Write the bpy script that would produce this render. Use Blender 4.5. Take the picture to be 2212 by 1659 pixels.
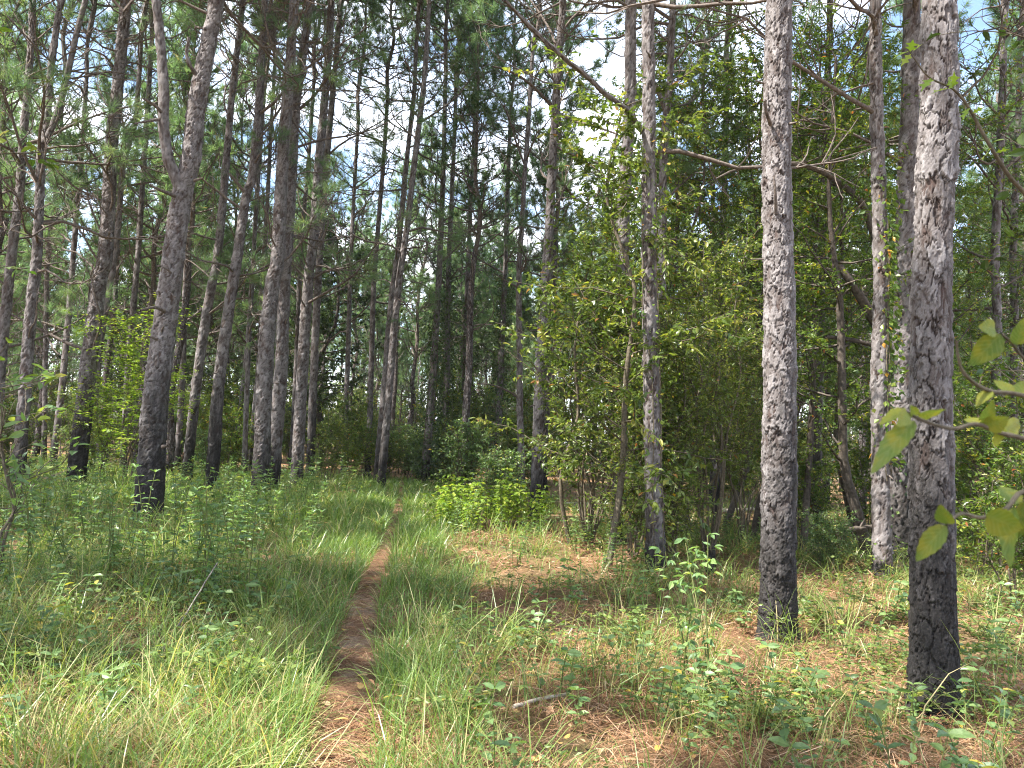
import bpy, math, random
import numpy as np
np.seterr(over='ignore')
from mathutils import Matrix, Vector

sc = bpy.context.scene
for o in list(bpy.data.objects):
    bpy.data.objects.remove(o)
R = math.radians
C = sc.collection

# ------------------------------------------------------------------ camera
CAM_H = 1.55
PITCH, ROLL = R(4.32), R(3.0)
HFOV = R(67.3)
cam_d = bpy.data.cameras.new('camera')
cam_d.sensor_fit = 'HORIZONTAL'
cam_d.sensor_width = 34.6
cam_d.lens = 17.3 / math.tan(HFOV / 2)
cam_d.clip_start, cam_d.clip_end = 0.05, 2000
cam_d.dof.use_dof = True
cam_d.dof.focus_distance = 9.0
cam_d.dof.aperture_fstop = 9.0
cam = bpy.data.objects.new('camera', cam_d)
C.objects.link(cam)
CAM_M = Matrix.Rotation(R(90) + PITCH, 4, 'X') @ Matrix.Rotation(ROLL, 4, 'Z')
cam.matrix_world = Matrix.Translation((0, 0, CAM_H)) @ CAM_M
sc.camera = cam

# ------------------------------------------------------------------ sky and sun
SUN_EL, SUN_AZ = R(57), R(-112)          # azimuth from +Y (view direction), negative = to the left
world = bpy.data.worlds.new('World')
sc.world = world
world.use_nodes = True
wt = world.node_tree
wt.nodes.clear()
def wn(t, **k):
    n = wt.nodes.new(t)
    for a, b in k.items():
        setattr(n, a, b)
    return n
sky = wn('ShaderNodeTexSky', sky_type='NISHITA')
sky.sun_disc = False
sky.sun_elevation = SUN_EL
sky.sun_rotation = SUN_AZ % (2 * math.pi)
sky.air_density, sky.dust_density, sky.ozone_density = 1.0, 1.0, 1.0
tc = wn('ShaderNodeTexCoord')
sep = wn('ShaderNodeSeparateXYZ')
wt.links.new(tc.outputs['Generated'], sep.inputs[0])
zz = wn('ShaderNodeMath', operation='ADD'); zz.inputs[1].default_value = 0.25
wt.links.new(sep.outputs['Z'], zz.inputs[0])
zc = wn('ShaderNodeMath', operation='MAXIMUM'); zc.inputs[1].default_value = 0.05
wt.links.new(zz.outputs[0], zc.inputs[0])
dv = wn('ShaderNodeVectorMath', operation='DIVIDE')
cmb = wn('ShaderNodeCombineXYZ')
for i in range(3):
    wt.links.new(zc.outputs[0], cmb.inputs[i])
wt.links.new(tc.outputs['Generated'], dv.inputs[0])
wt.links.new(cmb.outputs[0], dv.inputs[1])
cn = wn('ShaderNodeTexNoise'); cn.inputs['Scale'].default_value = 1.9
cn.inputs['Detail'].default_value = 7; cn.inputs['Roughness'].default_value = 0.55
cn.inputs['Distortion'].default_value = 0.4
wt.links.new(dv.outputs[0], cn.inputs['Vector'])
cr = wn('ShaderNodeValToRGB')
cr.color_ramp.elements[0].position = 0.42; cr.color_ramp.elements[0].color = (0, 0, 0, 1)
cr.color_ramp.elements[1].position = 0.62; cr.color_ramp.elements[1].color = (1, 1, 1, 1)
wt.links.new(cn.outputs['Fac'], cr.inputs[0])
mx = wn('ShaderNodeMixRGB')
mx.inputs['Color2'].default_value = (7.4, 7.6, 8.0, 1)
wt.links.new(cr.outputs[0], mx.inputs['Fac'])
wt.links.new(sky.outputs[0], mx.inputs['Color1'])
bg = wn('ShaderNodeBackground'); bg.inputs['Strength'].default_value = 0.13
wo = wn('ShaderNodeOutputWorld')
wt.links.new(mx.outputs[0], bg.inputs[0])
wt.links.new(bg.outputs[0], wo.inputs[0])

sun_d = bpy.data.lights.new('sun', 'SUN')
sun_d.energy = 4.8
sun_d.angle = R(0.53)
sun_d.color = (1.0, 0.95, 0.86)
sun = bpy.data.objects.new('sun', sun_d)
C.objects.link(sun)
SUN_DIR = Vector((math.sin(SUN_AZ) * math.cos(SUN_EL), math.cos(SUN_AZ) * math.cos(SUN_EL), math.sin(SUN_EL)))
sun.rotation_euler = SUN_DIR.to_track_quat('Z', 'Y').to_euler()
sun.location = SUN_DIR * 60

vs = sc.view_settings
vs.view_transform, vs.look, vs.exposure, vs.gamma = 'Standard', 'None', 1.85, 1.0
vs.use_curve_mapping = False
cy = sc.cycles
cy.max_bounces, cy.diffuse_bounces, cy.glossy_bounces = 7, 4, 1
cy.transmission_bounces, cy.transparent_max_bounces = 5, 4
cy.caustics_reflective = cy.caustics_refractive = False
cy.sample_clamp_indirect = 6.0
cy.use_denoising = True
cy.denoiser = 'OPENIMAGEDENOISE'
cy.use_adaptive_sampling = True
cy.adaptive_threshold = 0.02
cy.filter_width = 1.1
cy.denoising_prefilter = 'NONE'

# ------------------------------------------------------------------ pixel helpers (2212 x 1659 reading of the photograph)
F = 1106 / math.tan(HFOV / 2)
CM3 = np.array(CAM_M.to_3x3())
def ray(u, v):
    return CM3 @ np.array([(u - 1106) / F, -(v - 829.5) / F, -1.0])
def at(u, v, D):                      # the point seen at (u, v) in the vertical plane y = D
    d = ray(u, v)
    return d * (D / d[1]) + np.array([0, 0, CAM_H])
def ground_at(u, v):
    d = ray(u, v)
    return d * (-CAM_H / d[2]) + np.array([0, 0, CAM_H])

# ------------------------------------------------------------------ numeric helpers
def hash2(i, j, s=0):
    i = np.asarray(i, dtype=np.int64); j = np.asarray(j, dtype=np.int64)
    h = (i * 374761393 + j * 668265263 + s * 974634321 + 12345) & 0xffffffff
    h = ((h ^ (h >> 13)) * 1274126177) & 0xffffffff
    h = ((h ^ (h >> 16)) * 2246822519) & 0xffffffff
    h = h ^ (h >> 15)
    return (h & 0xffffff) / float(0x1000000)
def vnoise(x, y, s=0, per=0):
    i = np.floor(x); j = np.floor(y); fx = x - i; fy = y - j
    i = i.astype(np.int64); j = j.astype(np.int64)
    fx = fx * fx * (3 - 2 * fx); fy = fy * fy * (3 - 2 * fy)
    w = (lambda a: a % per) if per else (lambda a: a)
    a = hash2(w(i), j, s); b = hash2(w(i + 1), j, s); c = hash2(w(i), j + 1, s); d = hash2(w(i + 1), j + 1, s)
    return (a * (1 - fx) + b * fx) * (1 - fy) + (c * (1 - fx) + d * fx) * fy
def fbm(x, y, s=0, o=3):
    t = 0; a = 0.5
    for k in range(o):
        t = t + a * vnoise(x * 2 ** k, y * 2 ** k, s + k * 17); a *= 0.5
    return t / (1 - 0.5 ** o)
def sstep(a, b, x):
    t = np.clip((x - a) / (b - a), 0, 1)
    return t * t * (3 - 2 * t)
def norm(a):
    a = np.asarray(a, dtype=float)
    return a / np.maximum(np.linalg.norm(a, axis=-1, keepdims=True), 1e-9)
def spline(P, n):
    P = np.asarray(P, dtype=float)
    if len(P) == 2:
        t = np.linspace(0, 1, n)[:, None]
        return P[0] * (1 - t) + P[1] * t
    Q = np.vstack([2 * P[0] - P[1], P, 2 * P[-1] - P[-2]])
    m = len(P) - 1
    t = np.linspace(0, m - 1e-9, n); k = t.astype(int); f = (t - k)[:, None]
    a, b, c, d = Q[k], Q[k + 1], Q[k + 2], Q[k + 3]
    return 0.5 * (2 * b + (c - a) * f + (2 * a - 5 * b + 4 * c - d) * f ** 2 + (3 * b - a - 3 * c + d) * f ** 3)

class MB:
    def __init__(s):
        s.v, s.f, s.m, s.r, s.h, s.c, s.n = [], [], [], [], [], [], 0
    def add(s, V, Fc, rnd=0.5, mat=0, h=0.0, c=0.0):
        n = len(V)
        if n == 0:
            return
        s.v.append(np.asarray(V, dtype=np.float32)); s.f.append(np.asarray(Fc, dtype=np.int32) + s.n)
        s.m.append(np.full(len(Fc), mat, dtype=np.int32))
        for L, x in ((s.r, rnd), (s.h, h), (s.c, c)):
            L.append(np.broadcast_to(np.asarray(x, dtype=np.float32), (n,)))
        s.n += n
    def mesh(s, name, mats, smooth=False):
        me = bpy.data.meshes.new(name)
        V = np.concatenate(s.v); Fc = np.concatenate(s.f); k = len(Fc)
        me.vertices.add(len(V)); me.vertices.foreach_set('co', V.ravel())
        me.loops.add(3 * k); me.loops.foreach_set('vertex_index', Fc.ravel())
        me.polygons.add(k)
        me.polygons.foreach_set('loop_start', np.arange(0, 3 * k, 3, dtype=np.int32))
        me.polygons.foreach_set('material_index', np.concatenate(s.m))
        me.polygons.foreach_set('use_smooth', np.full(k, bool(smooth)))
        for nm, L in (('rnd', s.r), ('h', s.h), ('crev', s.c)):
            a = me.attributes.new(nm, 'FLOAT', 'POINT')
            a.data.foreach_set('value', np.concatenate(L))
        for m in mats:
            me.materials.append(m)
        me.update(calc_edges=True)
        return me

def frames(P):
    T = norm(np.gradient(P, axis=0))
    m = np.abs(T.mean(0)); ref = np.eye(3)[np.argmin(m)]
    A = norm(np.cross(T, ref)); B = np.cross(T, A)
    return T, A, B
def grid_faces(n, k):                 # n rings of k, closed round
    i = np.arange(n - 1)[:, None] * k; j = np.arange(k)[None, :]; j2 = (j + 1) % k
    a, b, c, d = i + j, i + j2, i + k + j2, i + k + j
    return np.concatenate([np.stack([a, b, c], -1).reshape(-1, 3), np.stack([a, c, d], -1).reshape(-1, 3)])
def tube(P, rad, k=5):
    P = np.asarray(P, dtype=float); n = len(P)
    rad = np.broadcast_to(np.asarray(rad, dtype=float), (n,))
    T, A, B = frames(P)
    th = np.arange(k) * 2 * math.pi / k
    V = P[:, None] + rad[:, None, None] * (np.cos(th)[None, :, None] * A[:, None] + np.sin(th)[None, :, None] * B[:, None])
    return V.reshape(-1, 3), grid_faces(n, k)

def cells(a, b, nu, seed):
    """cell pattern periodic in a: edge distance, cell random, offset along b"""
    i0 = np.floor(a).astype(np.int64); j0 = np.floor(b).astype(np.int64)
    F1 = np.full(a.shape, 9.0); F2 = np.full(a.shape, 9.0); ID = np.zeros(a.shape); LS = np.zeros(a.shape)
    for di in (-1, 0, 1):
        for dj in (-1, 0, 1):
            i = i0 + di; j = j0 + dj; iw = i % nu
            px = i + 0.1 + 0.8 * hash2(iw, j, seed + 5); py = j + 0.05 + 0.9 * hash2(iw, j, seed + 6)
            dx = a - px; dy = b - py
            d = np.sqrt(dx * dx + dy * dy) * 0.6 + np.maximum(np.abs(dx), np.abs(dy)) * 0.5
            new = d < F1
            F2 = np.where(new, F1, np.minimum(F2, d))
            ID = np.where(new, hash2(iw, j, seed + 7), ID); LS = np.where(new, dy, LS)
            F1 = np.where(new, d, F1)
    return F2 - F1, ID, LS
def bark_field(th, s, circ, cw, ch, seed):
    """flaking bark in three layers of ragged plates: height, crevice 0..1, per-plate random"""
    nu = max(5, int(round(circ / cw)))
    a0 = th / (2 * math.pi) * nu; b0 = s / ch
    rag = 0.5 * (vnoise(a0 * 9, b0 * 2.5, seed + 3, nu * 9) - 0.5) + 0.3 * (vnoise(a0 * 4, b0 * 1.5, seed + 4, nu * 4) - 0.5)
    a = a0 + 0.5 * (vnoise(a0 * 2, b0 * 2.5, seed + 1, nu * 2) - 0.5) + 0.22 * (vnoise(a0 * 5, b0 * 7, seed + 2, nu * 5) - 0.5)
    b = b0 + 0.5 * (vnoise(a0 * 2, b0 * 1.1, seed + 8, nu * 2) - 0.5) + rag
    e1, id1, l1 = cells(a, b, nu, seed)
    e2, id2, l2 = cells(a * 2, b * 2.1 + rag * .6, nu * 2, seed + 20)
    e3, id3, l3 = cells(a * 4, b * 4.4, nu * 4, seed + 30)
    c1 = 1 - sstep(0.02, 0.15, e1); c2 = 1 - sstep(0.0, 0.15, e2)
    deep = (hash2(np.floor(a0 * 1.7) % max(1, int(nu * 1.7)), np.floor(b0 * .8), seed + 50) > .35)
    c1 = c1 * np.where(deep, 1.0, .45)
    lip = np.clip(-l2, 0, 1) ** 2              # lower edges of the flakes stand off
    lip1 = np.clip(-l1, 0, 1) ** 2
    hgt = .5 * id1 + 1.1 * lip1 * id1 + .36 * id2 + .8 * lip * id2 + .16 * id3 - .65 * c1 - .22 * c2 * id2
    return hgt, np.clip(c1 + .4 * c2 * (id2 > .5), 0, 1), .45 * id2 + .4 * id1 + .15 * id3

def trunk_into(mb, P, rad, k, depth, cw, ch, seed, char_h=1.2, ds=None, flare=0.0, knots=0, fine=99.0):
    """a trunk or limb with real bark relief; P, rad control points from the base up"""
    P = np.asarray(P, float)
    L = np.sum(np.linalg.norm(np.diff(P, axis=0), axis=1))
    lf = min(fine, L)
    n1 = max(6, int(lf / ds)); sl = np.linspace(0, lf, n1)
    if L - lf > .1:
        sl = np.concatenate([sl, np.linspace(lf, L, max(3, int((L - lf) / (ds * 6))))[1:]])
    n = len(sl)
    dense = spline(P, 400); dl = np.concatenate([[0], np.cumsum(np.linalg.norm(np.diff(dense, axis=0), axis=1))]); dl = dl / dl[-1] * L
    Q = np.stack([np.interp(sl, dl, dense[:, c]) for c in range(3)], 1)
    t = np.linspace(0, 1, len(P)); tt = np.interp(sl, dl, np.linspace(0, 1, 400))
    r = np.interp(tt, t, rad)
    T, A, B = frames(Q)
    th = np.arange(k) * 2 * math.pi / k
    TH, S = np.meshgrid(th, sl)
    r = r * (1 + .3 * flare * np.exp(-sl / 0.6))
    rr = np.repeat(r[:, None], k, 1)
    rr = rr * (1 + flare * np.exp(-S / .16) * (.5 + 1.3 * vnoise(TH / (2 * math.pi) * 6, TH * 0 + 3.3, seed + 41, 6)))
    rr = rr * (1 + 0.06 * (vnoise(TH / (2 * math.pi) * 5, S * 1.3, seed + 40, 5) - 0.5) * 2)
    if depth > 0:
        hg, cv, ID = bark_field(TH, S, 2 * math.pi * r.mean(), cw, ch, seed)
        rr = rr + depth * (hg - 0.5)
    else:
        cv = np.zeros(TH.shape); ID = vnoise(TH / (2 * math.pi) * 9, S * 14, seed, 9)
    kn = np.random.default_rng(seed + 77)
    for q in range(knots):            # branch scars
        t0, s0 = kn.uniform(0, 2 * math.pi), kn.uniform(0.12, 0.95) * sl[-1]
        dth = np.abs((TH - t0 + math.pi) % (2 * math.pi) - math.pi) * r.mean()
        d2 = (dth / 0.035) ** 2 + ((S - s0) / 0.04) ** 2
        rr = rr + 0.018 * np.exp(-d2 * 0.35) - 0.035 * np.exp(-d2 * 2.2)
        cv = np.maximum(cv, np.exp(-d2 * 1.5))
    V = Q[:, None] + rr[:, :, None] * (np.cos(TH)[:, :, None] * A[:, None] + np.sin(TH)[:, :, None] * B[:, None])
    # the char climbs unevenly round the stem
    hh = (V[:, :, 2]) / char_h * (1 + .8 * (vnoise(TH / (2 * math.pi) * 3, S * .5, seed + 60, 3) - 0.5))
    mb.add(V.reshape(-1, 3), grid_faces(n, k), rnd=ID.ravel(), h=hh.ravel(), c=cv.ravel())

# leaf outlines: (along, across, lift); triangles
LEAF = {
 'tri': (np.array([[0, 0, 0], [.45, -.5, .09], [1, 0, -.06], [.45, .5, .09]]), np.array([[0, 1, 2], [0, 2, 3]])),
 'ovate': (np.array([[0, 0, 0], [.22, -.4, .05], [.55, -.46, .07], [.85, -.2, 0], [1, 0, -.1], [.85, .2, 0], [.55, .46, .07], [.22, .4, .05], [.5, 0, 0]]),
           np.array([[0, 1, 8], [1, 2, 8], [2, 3, 8], [3, 4, 8], [4, 5, 8], [5, 6, 8], [6, 7, 8], [7, 0, 8]])),
 'lobed': (np.array([[0, 0, 0], [.15, -.1, 0], [.3, -.45, .05], [.42, -.14, 0], [.62, -.5, .05], [.7, -.14, 0], [1, 0, -.06], [.7, .14, 0], [.62, .5, .05], [.42, .14, 0], [.3, .45, .05], [.15, .1, 0]]),
           np.array([[0, 1, 11], [1, 2, 3], [11, 9, 10], [1, 3, 9], [1, 9, 11], [3, 4, 5], [9, 7, 8], [3, 5, 7], [3, 7, 9], [5, 6, 7]])),
}
def leaves_into(mb, P, D, L, W, shape, rng, mat=1, up=1.0, rnd=None, jit=0.6):
    n = len(P)
    if n == 0:
        return
    T, Fc = LEAF[shape]; k = len(T)
    D = norm(D)
    N0 = norm(np.array([0, 0, up]) + rng.normal(0, jit, (n, 3)))
    S = norm(np.cross(D, N0)); N = np.cross(S, D)
    L = np.broadcast_to(np.asarray(L, float), (n,)); W = np.broadcast_to(np.asarray(W, float), (n,))
    V = (P[:, None] + (L[:, None] * T[:, 0])[:, :, None] * D[:, None] + (W[:, None] * T[:, 1])[:, :, None] * S[:, None]
         + (L[:, None] * T[:, 2])[:, :, None] * N[:, None])
    FF = (Fc[None] + (np.arange(n) * k)[:, None, None]).reshape(-1, 3)
    rnd = rng.random(n) if rnd is None else rnd
    mb.add(V.reshape(-1, 3), FF, rnd=np.repeat(rnd, k), mat=mat)

def wander(p, d, L, n, rng, up=0.0, wig=0.15):
    """a growing twig: start, direction, length, points; up bends it skyward"""
    pts = [np.array(p, float)]; d = norm(np.array(d, float)); st = L / (n - 1)
    for i in range(n - 1):
        d = norm(d + rng.normal(0, wig, 3) + np.array([0, 0, up / (n - 1)]))
        pts.append(pts[-1] + d * st)
    return np.array(pts)

# ------------------------------------------------------------------ materials
def new_mat(name):
    m = bpy.data.materials.new(name); m.use_nodes = True
    t = m.node_tree; t.nodes.clear()
    return m, t
def nd(t, ty, ins=None, **k):
    n = t.nodes.new(ty)
    for a, b in k.items():
        setattr(n, a, b)
    for a, b in (ins or {}).items():
        n.inputs[a].default_value = b
    return n
def ramp(t, stops, fac=None):
    n = t.nodes.new('ShaderNodeValToRGB'); e = n.color_ramp.elements
    while len(e) < len(stops):
        e.new(0.5)
    for x, (p, c) in zip(e, stops):
        x.position = p; x.color = (*c, 1) if len(c) == 3 else c
    if fac is not None:
        t.links.new(fac, n.inputs[0])
    return n.outputs[0]
def attr(t, name):
    return nd(t, 'ShaderNodeAttribute', attribute_name=name).outputs['Fac']
def mixc(t, fac, a, b, mode='MIX'):
    n = nd(t, 'ShaderNodeMixRGB', blend_type=mode)
    for s, x in (('Fac', fac), ('Color1', a), ('Color2', b)):
        if isinstance(x, (int, float)):
            n.inputs[s].default_value = x
        elif isinstance(x, tuple):
            n.inputs[s].default_value = (*x, 1)
        else:
            t.links.new(x, n.inputs[s])
    return n.outputs[0]
def math_n(t, op, a, b=0.0, clamp=False):
    n = nd(t, 'ShaderNodeMath', operation=op, use_clamp=clamp)
    for i, x in enumerate((a, b)):
        if isinstance(x, (int, float)):
            n.inputs[i].default_value = x
        else:
            t.links.new(x, n.inputs[i])
    return n.outputs[0]
def noise(t, scale, detail=4, vec=None, rough=0.6):
    n = nd(t, 'ShaderNodeTexNoise', {'Scale': scale, 'Detail': detail, 'Roughness': rough})
    if vec is not None:
        t.links.new(vec, n.inputs['Vector'])
    return n.outputs['Fac']
def finish(t, bsdf):
    o = nd(t, 'ShaderNodeOutputMaterial'); t.links.new(bsdf, o.inputs['Surface'])

def leaf_mat(name, stops, transl=0.4, tcol=(1.3, 1.35, 0.55), rough=0.45, spec=0.35, vary=0.25):
    m, t = new_mat(name)
    col = ramp(t, stops, attr(t, 'rnd'))
    oi = nd(t, 'ShaderNodeObjectInfo')
    hs = nd(t, 'ShaderNodeHueSaturation')
    v = math_n(t, 'ADD', math_n(t, 'MULTIPLY', oi.outputs['Random'], vary), 1 - vary / 2)
    t.links.new(v, hs.inputs['Value']); t.links.new(col, hs.inputs['Color'])
    p = nd(t, 'ShaderNodeBsdfPrincipled', {'Roughness': rough, 'Specular IOR Level': spec})
    t.links.new(hs.outputs[0], p.inputs['Base Color'])
    tr = nd(t, 'ShaderNodeBsdfTranslucent')
    t.links.new(mixc(t, 1.0, hs.outputs[0], tcol, 'MULTIPLY'), tr.inputs['Color'])
    mxs = nd(t, 'ShaderNodeMixShader', {'Fac': transl})
    t.links.new(p.outputs[0], mxs.inputs[1]); t.links.new(tr.outputs[0], mxs.inputs[2])
    finish(t, mxs.outputs[0])
    return m

M = {}
M['needle'] = leaf_mat('pine_needles', [(0, (.085, .145, .08)), (.35, (.125, .2, .1)), (.7, (.175, .255, .12)), (.94, (.23, .3, .13)), (1, (.3, .2, .1))], 0.55, (1.15, 1.25, .8), 0.42, 0.4, 0.5)
M['broad'] = leaf_mat('broad_leaves', [(0, (.06, .115, .022)), (.4, (.105, .17, .032)), (.75, (.17, .24, .045)), (.955, (.26, .31, .06)), (.975, (.55, .33, .05)), (1, (.4, .15, .05))], 0.45, rough=0.34, spec=.45)
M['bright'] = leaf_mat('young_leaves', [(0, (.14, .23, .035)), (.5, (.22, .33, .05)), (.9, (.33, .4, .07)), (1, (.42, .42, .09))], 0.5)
M['sunny'] = leaf_mat('thicket_leaves', [(0, (.06, .1, .025)), (.35, (.11, .16, .036)), (.7, (.18, .235, .055)), (.955, (.3, .33, .08)), (.985, (.5, .33, .08)), (1, (.36, .19, .08))], 0.45, rough=0.34, spec=.45)
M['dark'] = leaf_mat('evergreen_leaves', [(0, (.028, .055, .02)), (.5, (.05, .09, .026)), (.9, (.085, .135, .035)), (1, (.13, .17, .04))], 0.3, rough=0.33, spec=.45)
M['herb'] = leaf_mat('herb_leaves', [(0, (.09, .165, .07)), (.5, (.145, .235, .095)), (.9, (.215, .31, .11)), (.97, (.3, .34, .09)), (1, (.45, .36, .07))], 0.42, rough=0.38, spec=.5)
M['bramble'] = leaf_mat('bramble_leaves', [(0, (.075, .125, .04)), (.5, (.13, .19, .055)), (.92, (.22, .28, .08)), (1, (.42, .3, .06))], 0.4, rough=0.4)
M['grass'] = leaf_mat('grass_blades', [(0, (.085, .16, .04)), (.45, (.145, .235, .06)), (.8, (.23, .315, .095)), (.9, (.38, .36, .15)), (1, (.5, .41, .24))], 0.42, rough=0.36, spec=0.5)
M['straw'] = leaf_mat('fallen_needles', [(0, (.12, .055, .028)), (.35, (.23, .115, .058)), (.7, (.35, .195, .105)), (1, (.48, .34, .23))], 0.1, (1, 1, 1), 0.55, 0.3)
M['dead'] = leaf_mat('dead_leaves', [(0, (.2, .1, .05)), (.5, (.33, .19, .1)), (.85, (.46, .3, .18)), (1, (.6, .36, .08))], 0.15, (1, 1, 1), 0.55, 0.3)
M['fore'] = leaf_mat('serrate_leaves', [(0, (.09, .15, .04)), (.5, (.15, .21, .04)), (.8, (.24, .27, .045)), (1, (.32, .3, .06))], 0.45)
def veined(m):
    t = m.node_tree; rp = [n for n in t.nodes if n.type == 'VALTORGB'][0]; hs = [n for n in t.nodes if n.type == 'HUE_SAT'][0]
    ph = math_n(t, 'SUBTRACT', math_n(t, 'MULTIPLY', attr(t, 'h'), 46.0), math_n(t, 'MULTIPLY', attr(t, 'crev'), 13.0))
    st = math_n(t, 'POWER', math_n(t, 'ADD', math_n(t, 'MULTIPLY', math_n(t, 'SINE', ph), .5), .5), 9.0)
    rib = math_n(t, 'POWER', math_n(t, 'SUBTRACT', 1.0, attr(t, 'crev'), True), 14.0)
    vn = math_n(t, 'MAXIMUM', st, rib)
    tcn = nd(t, 'ShaderNodeTexCoord')
    blot = ramp(t, [(.45, (0, 0, 0)), (.68, (.75, .75, .75))], noise(t, 45, 4, tcn.outputs['Object']))
    col = mixc(t, blot, rp.outputs[0], (.3, .27, .035))
    col = mixc(t, math_n(t, 'MULTIPLY', vn, .3), col, (.32, .36, .16))
    t.links.new(col, hs.inputs['Color'])
    b = nd(t, 'ShaderNodeBump', {'Strength': 0.5, 'Distance': 0.001}); t.links.new(vn, b.inputs['Height'])
    p = [n for n in t.nodes if n.type == 'BSDF_PRINCIPLED'][0]; t.links.new(b.outputs[0], p.inputs['Normal'])
veined(M['fore'])

def wood_mat(name, c1, c2, rough=0.85, scale=30):
    m, t = new_mat(name)
    tcn = nd(t, 'ShaderNodeTexCoord')
    n = noise(t, scale, 5, tcn.outputs['Object'])
    p = nd(t, 'ShaderNodeBsdfPrincipled', {'Roughness': rough, 'Specular IOR Level': 0.2})
    t.links.new(ramp(t, [(.3, c1), (.7, c2)], n), p.inputs['Base Color'])
    b = nd(t, 'ShaderNodeBump', {'Strength': 0.6, 'Distance': 0.01})
    t.links.new(n, b.inputs['Height']); t.links.new(b.outputs[0], p.inputs['Normal'])
    finish(t, p.outputs[0])
    return m
M['twig'] = wood_mat('branch_wood', (.07, .055, .048), (.2, .165, .145))
M['stem'] = wood_mat('sapling_bark', (.06, .05, .035), (.17, .14, .1))
M['greenstem'] = wood_mat('herb_stem', (.07, .12, .03), (.16, .15, .06))
M['pale'] = wood_mat('weathered_wood', (.3, .25, .2), (.55, .48, .4))
M['log'] = wood_mat('log_wood', (.13, .11, .095), (.3, .26, .22))
M['char'] = wood_mat('charred_wood', (.006, .006, .006), (.03, .028, .027), 0.7)
M['oakbark'] = wood_mat('oak_bark', (.04, .033, .028), (.14, .115, .095), scale=18)

def bark_mat(name, near):
    m, t = new_mat(name)
    tcn = nd(t, 'ShaderNodeTexCoord'); ob = tcn.outputs['Object']
    p = nd(t, 'ShaderNodeBsdfPrincipled', {'Roughness': 0.82, 'Specular IOR Level': 0.22})
    fine = noise(t, 70, 6, ob, 0.65)
    mid = noise(t, 6, 3, ob)
    rnd = attr(t, 'rnd'); crev = attr(t, 'crev')
    if near:
        col = ramp(t, [(.12, (.08, .056, .05)), (.3, (.115, .097, .092)), (.45, (.165, .15, .15)), (.7, (.225, .21, .212)), (.9, (.3, .284, .288))], rnd)
        hgt = fine
        bump = nd(t, 'ShaderNodeBump', {'Strength': 0.5, 'Distance': 0.006})
    else:
        mp = nd(t, 'ShaderNodeMapping'); mp.inputs['Scale'].default_value = (1, 1, 0.45)
        t.links.new(ob, mp.inputs[0])
        ns = nd(t, 'ShaderNodeTexNoise', {'Scale': 14, 'Detail': 3})
        t.links.new(mp.outputs[0], ns.inputs['Vector'])
        wv = mixc(t, 0.06, mp.outputs[0], ns.outputs['Color'])
        v1 = nd(t, 'ShaderNodeTexVoronoi', {'Scale': 22.0}, feature='DISTANCE_TO_EDGE')
        v2 = nd(t, 'ShaderNodeTexVoronoi', {'Scale': 22.0})
        t.links.new(wv, v1.inputs['Vector']); t.links.new(wv, v2.inputs['Vector'])
        sp = nd(t, 'ShaderNodeSeparateColor'); t.links.new(v2.outputs['Color'], sp.inputs[0])
        col = ramp(t, [(0, (.08, .064, .06)), (.4, (.145, .13, .13)), (.85, (.245, .228, .23)), (1, (.19, .14, .125))], sp.outputs[0])
        edge = ramp(t, [(0.0, (1, 1, 1)), (0.16, (0, 0, 0))], v1.outputs['Distance'])
        crev = edge
        hgt = math_n(t, 'ADD', math_n(t, 'MULTIPLY', sp.outputs[0], 0.6), math_n(t, 'SUBTRACT', 1.0, edge))
        bump = nd(t, 'ShaderNodeBump', {'Strength': 1.0, 'Distance': 0.02})
    col = mixc(t, math_n(t, 'MULTIPLY', crev, 0.72), col, (.035, .025, .022))
    col = mixc(t, 0.45, col, ramp(t, [(.3, (.5, .48, .47)), (.7, (1.25, 1.22, 1.2))], fine), 'MULTIPLY')
    col = mixc(t, 0.5, col, ramp(t, [(.3, (.75, .72, .7)), (.7, (1.1, 1.08, 1.08))], mid), 'MULTIPLY')
    h = attr(t, 'h')
    mpc = nd(t, 'ShaderNodeMapping'); mpc.inputs['Scale'].default_value = (1, 1, .22); t.links.new(ob, mpc.inputs[0])
    hn = math_n(t, 'ADD', h, math_n(t, 'MULTIPLY', math_n(t, 'SUBTRACT', noise(t, 16, 5, mpc.outputs[0], 0.7), 0.5), 1.5))
    cf = ramp(t, [(.3, (1, 1, 1)), (.62, (.6, .6, .6)), (1.0, (0, 0, 0))], hn)
    charc = ramp(t, [(.35, (.008, .008, .008)), (.6, (.03, .027, .026)), (.8, (.1, .075, .06))], fine)
    col = mixc(t, math_n(t, 'MULTIPLY', cf, 0.95), col, charc)
    t.links.new(col, p.inputs['Base Color'])
    t.links.new(hgt, bump.inputs['Height']); t.links.new(bump.outputs[0], p.inputs['Normal'])
    finish(t, p.outputs[0])
    return m
M['bark'] = bark_mat('pine_bark', True)
M['barkfar'] = bark_mat('pine_bark_far', False)

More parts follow.
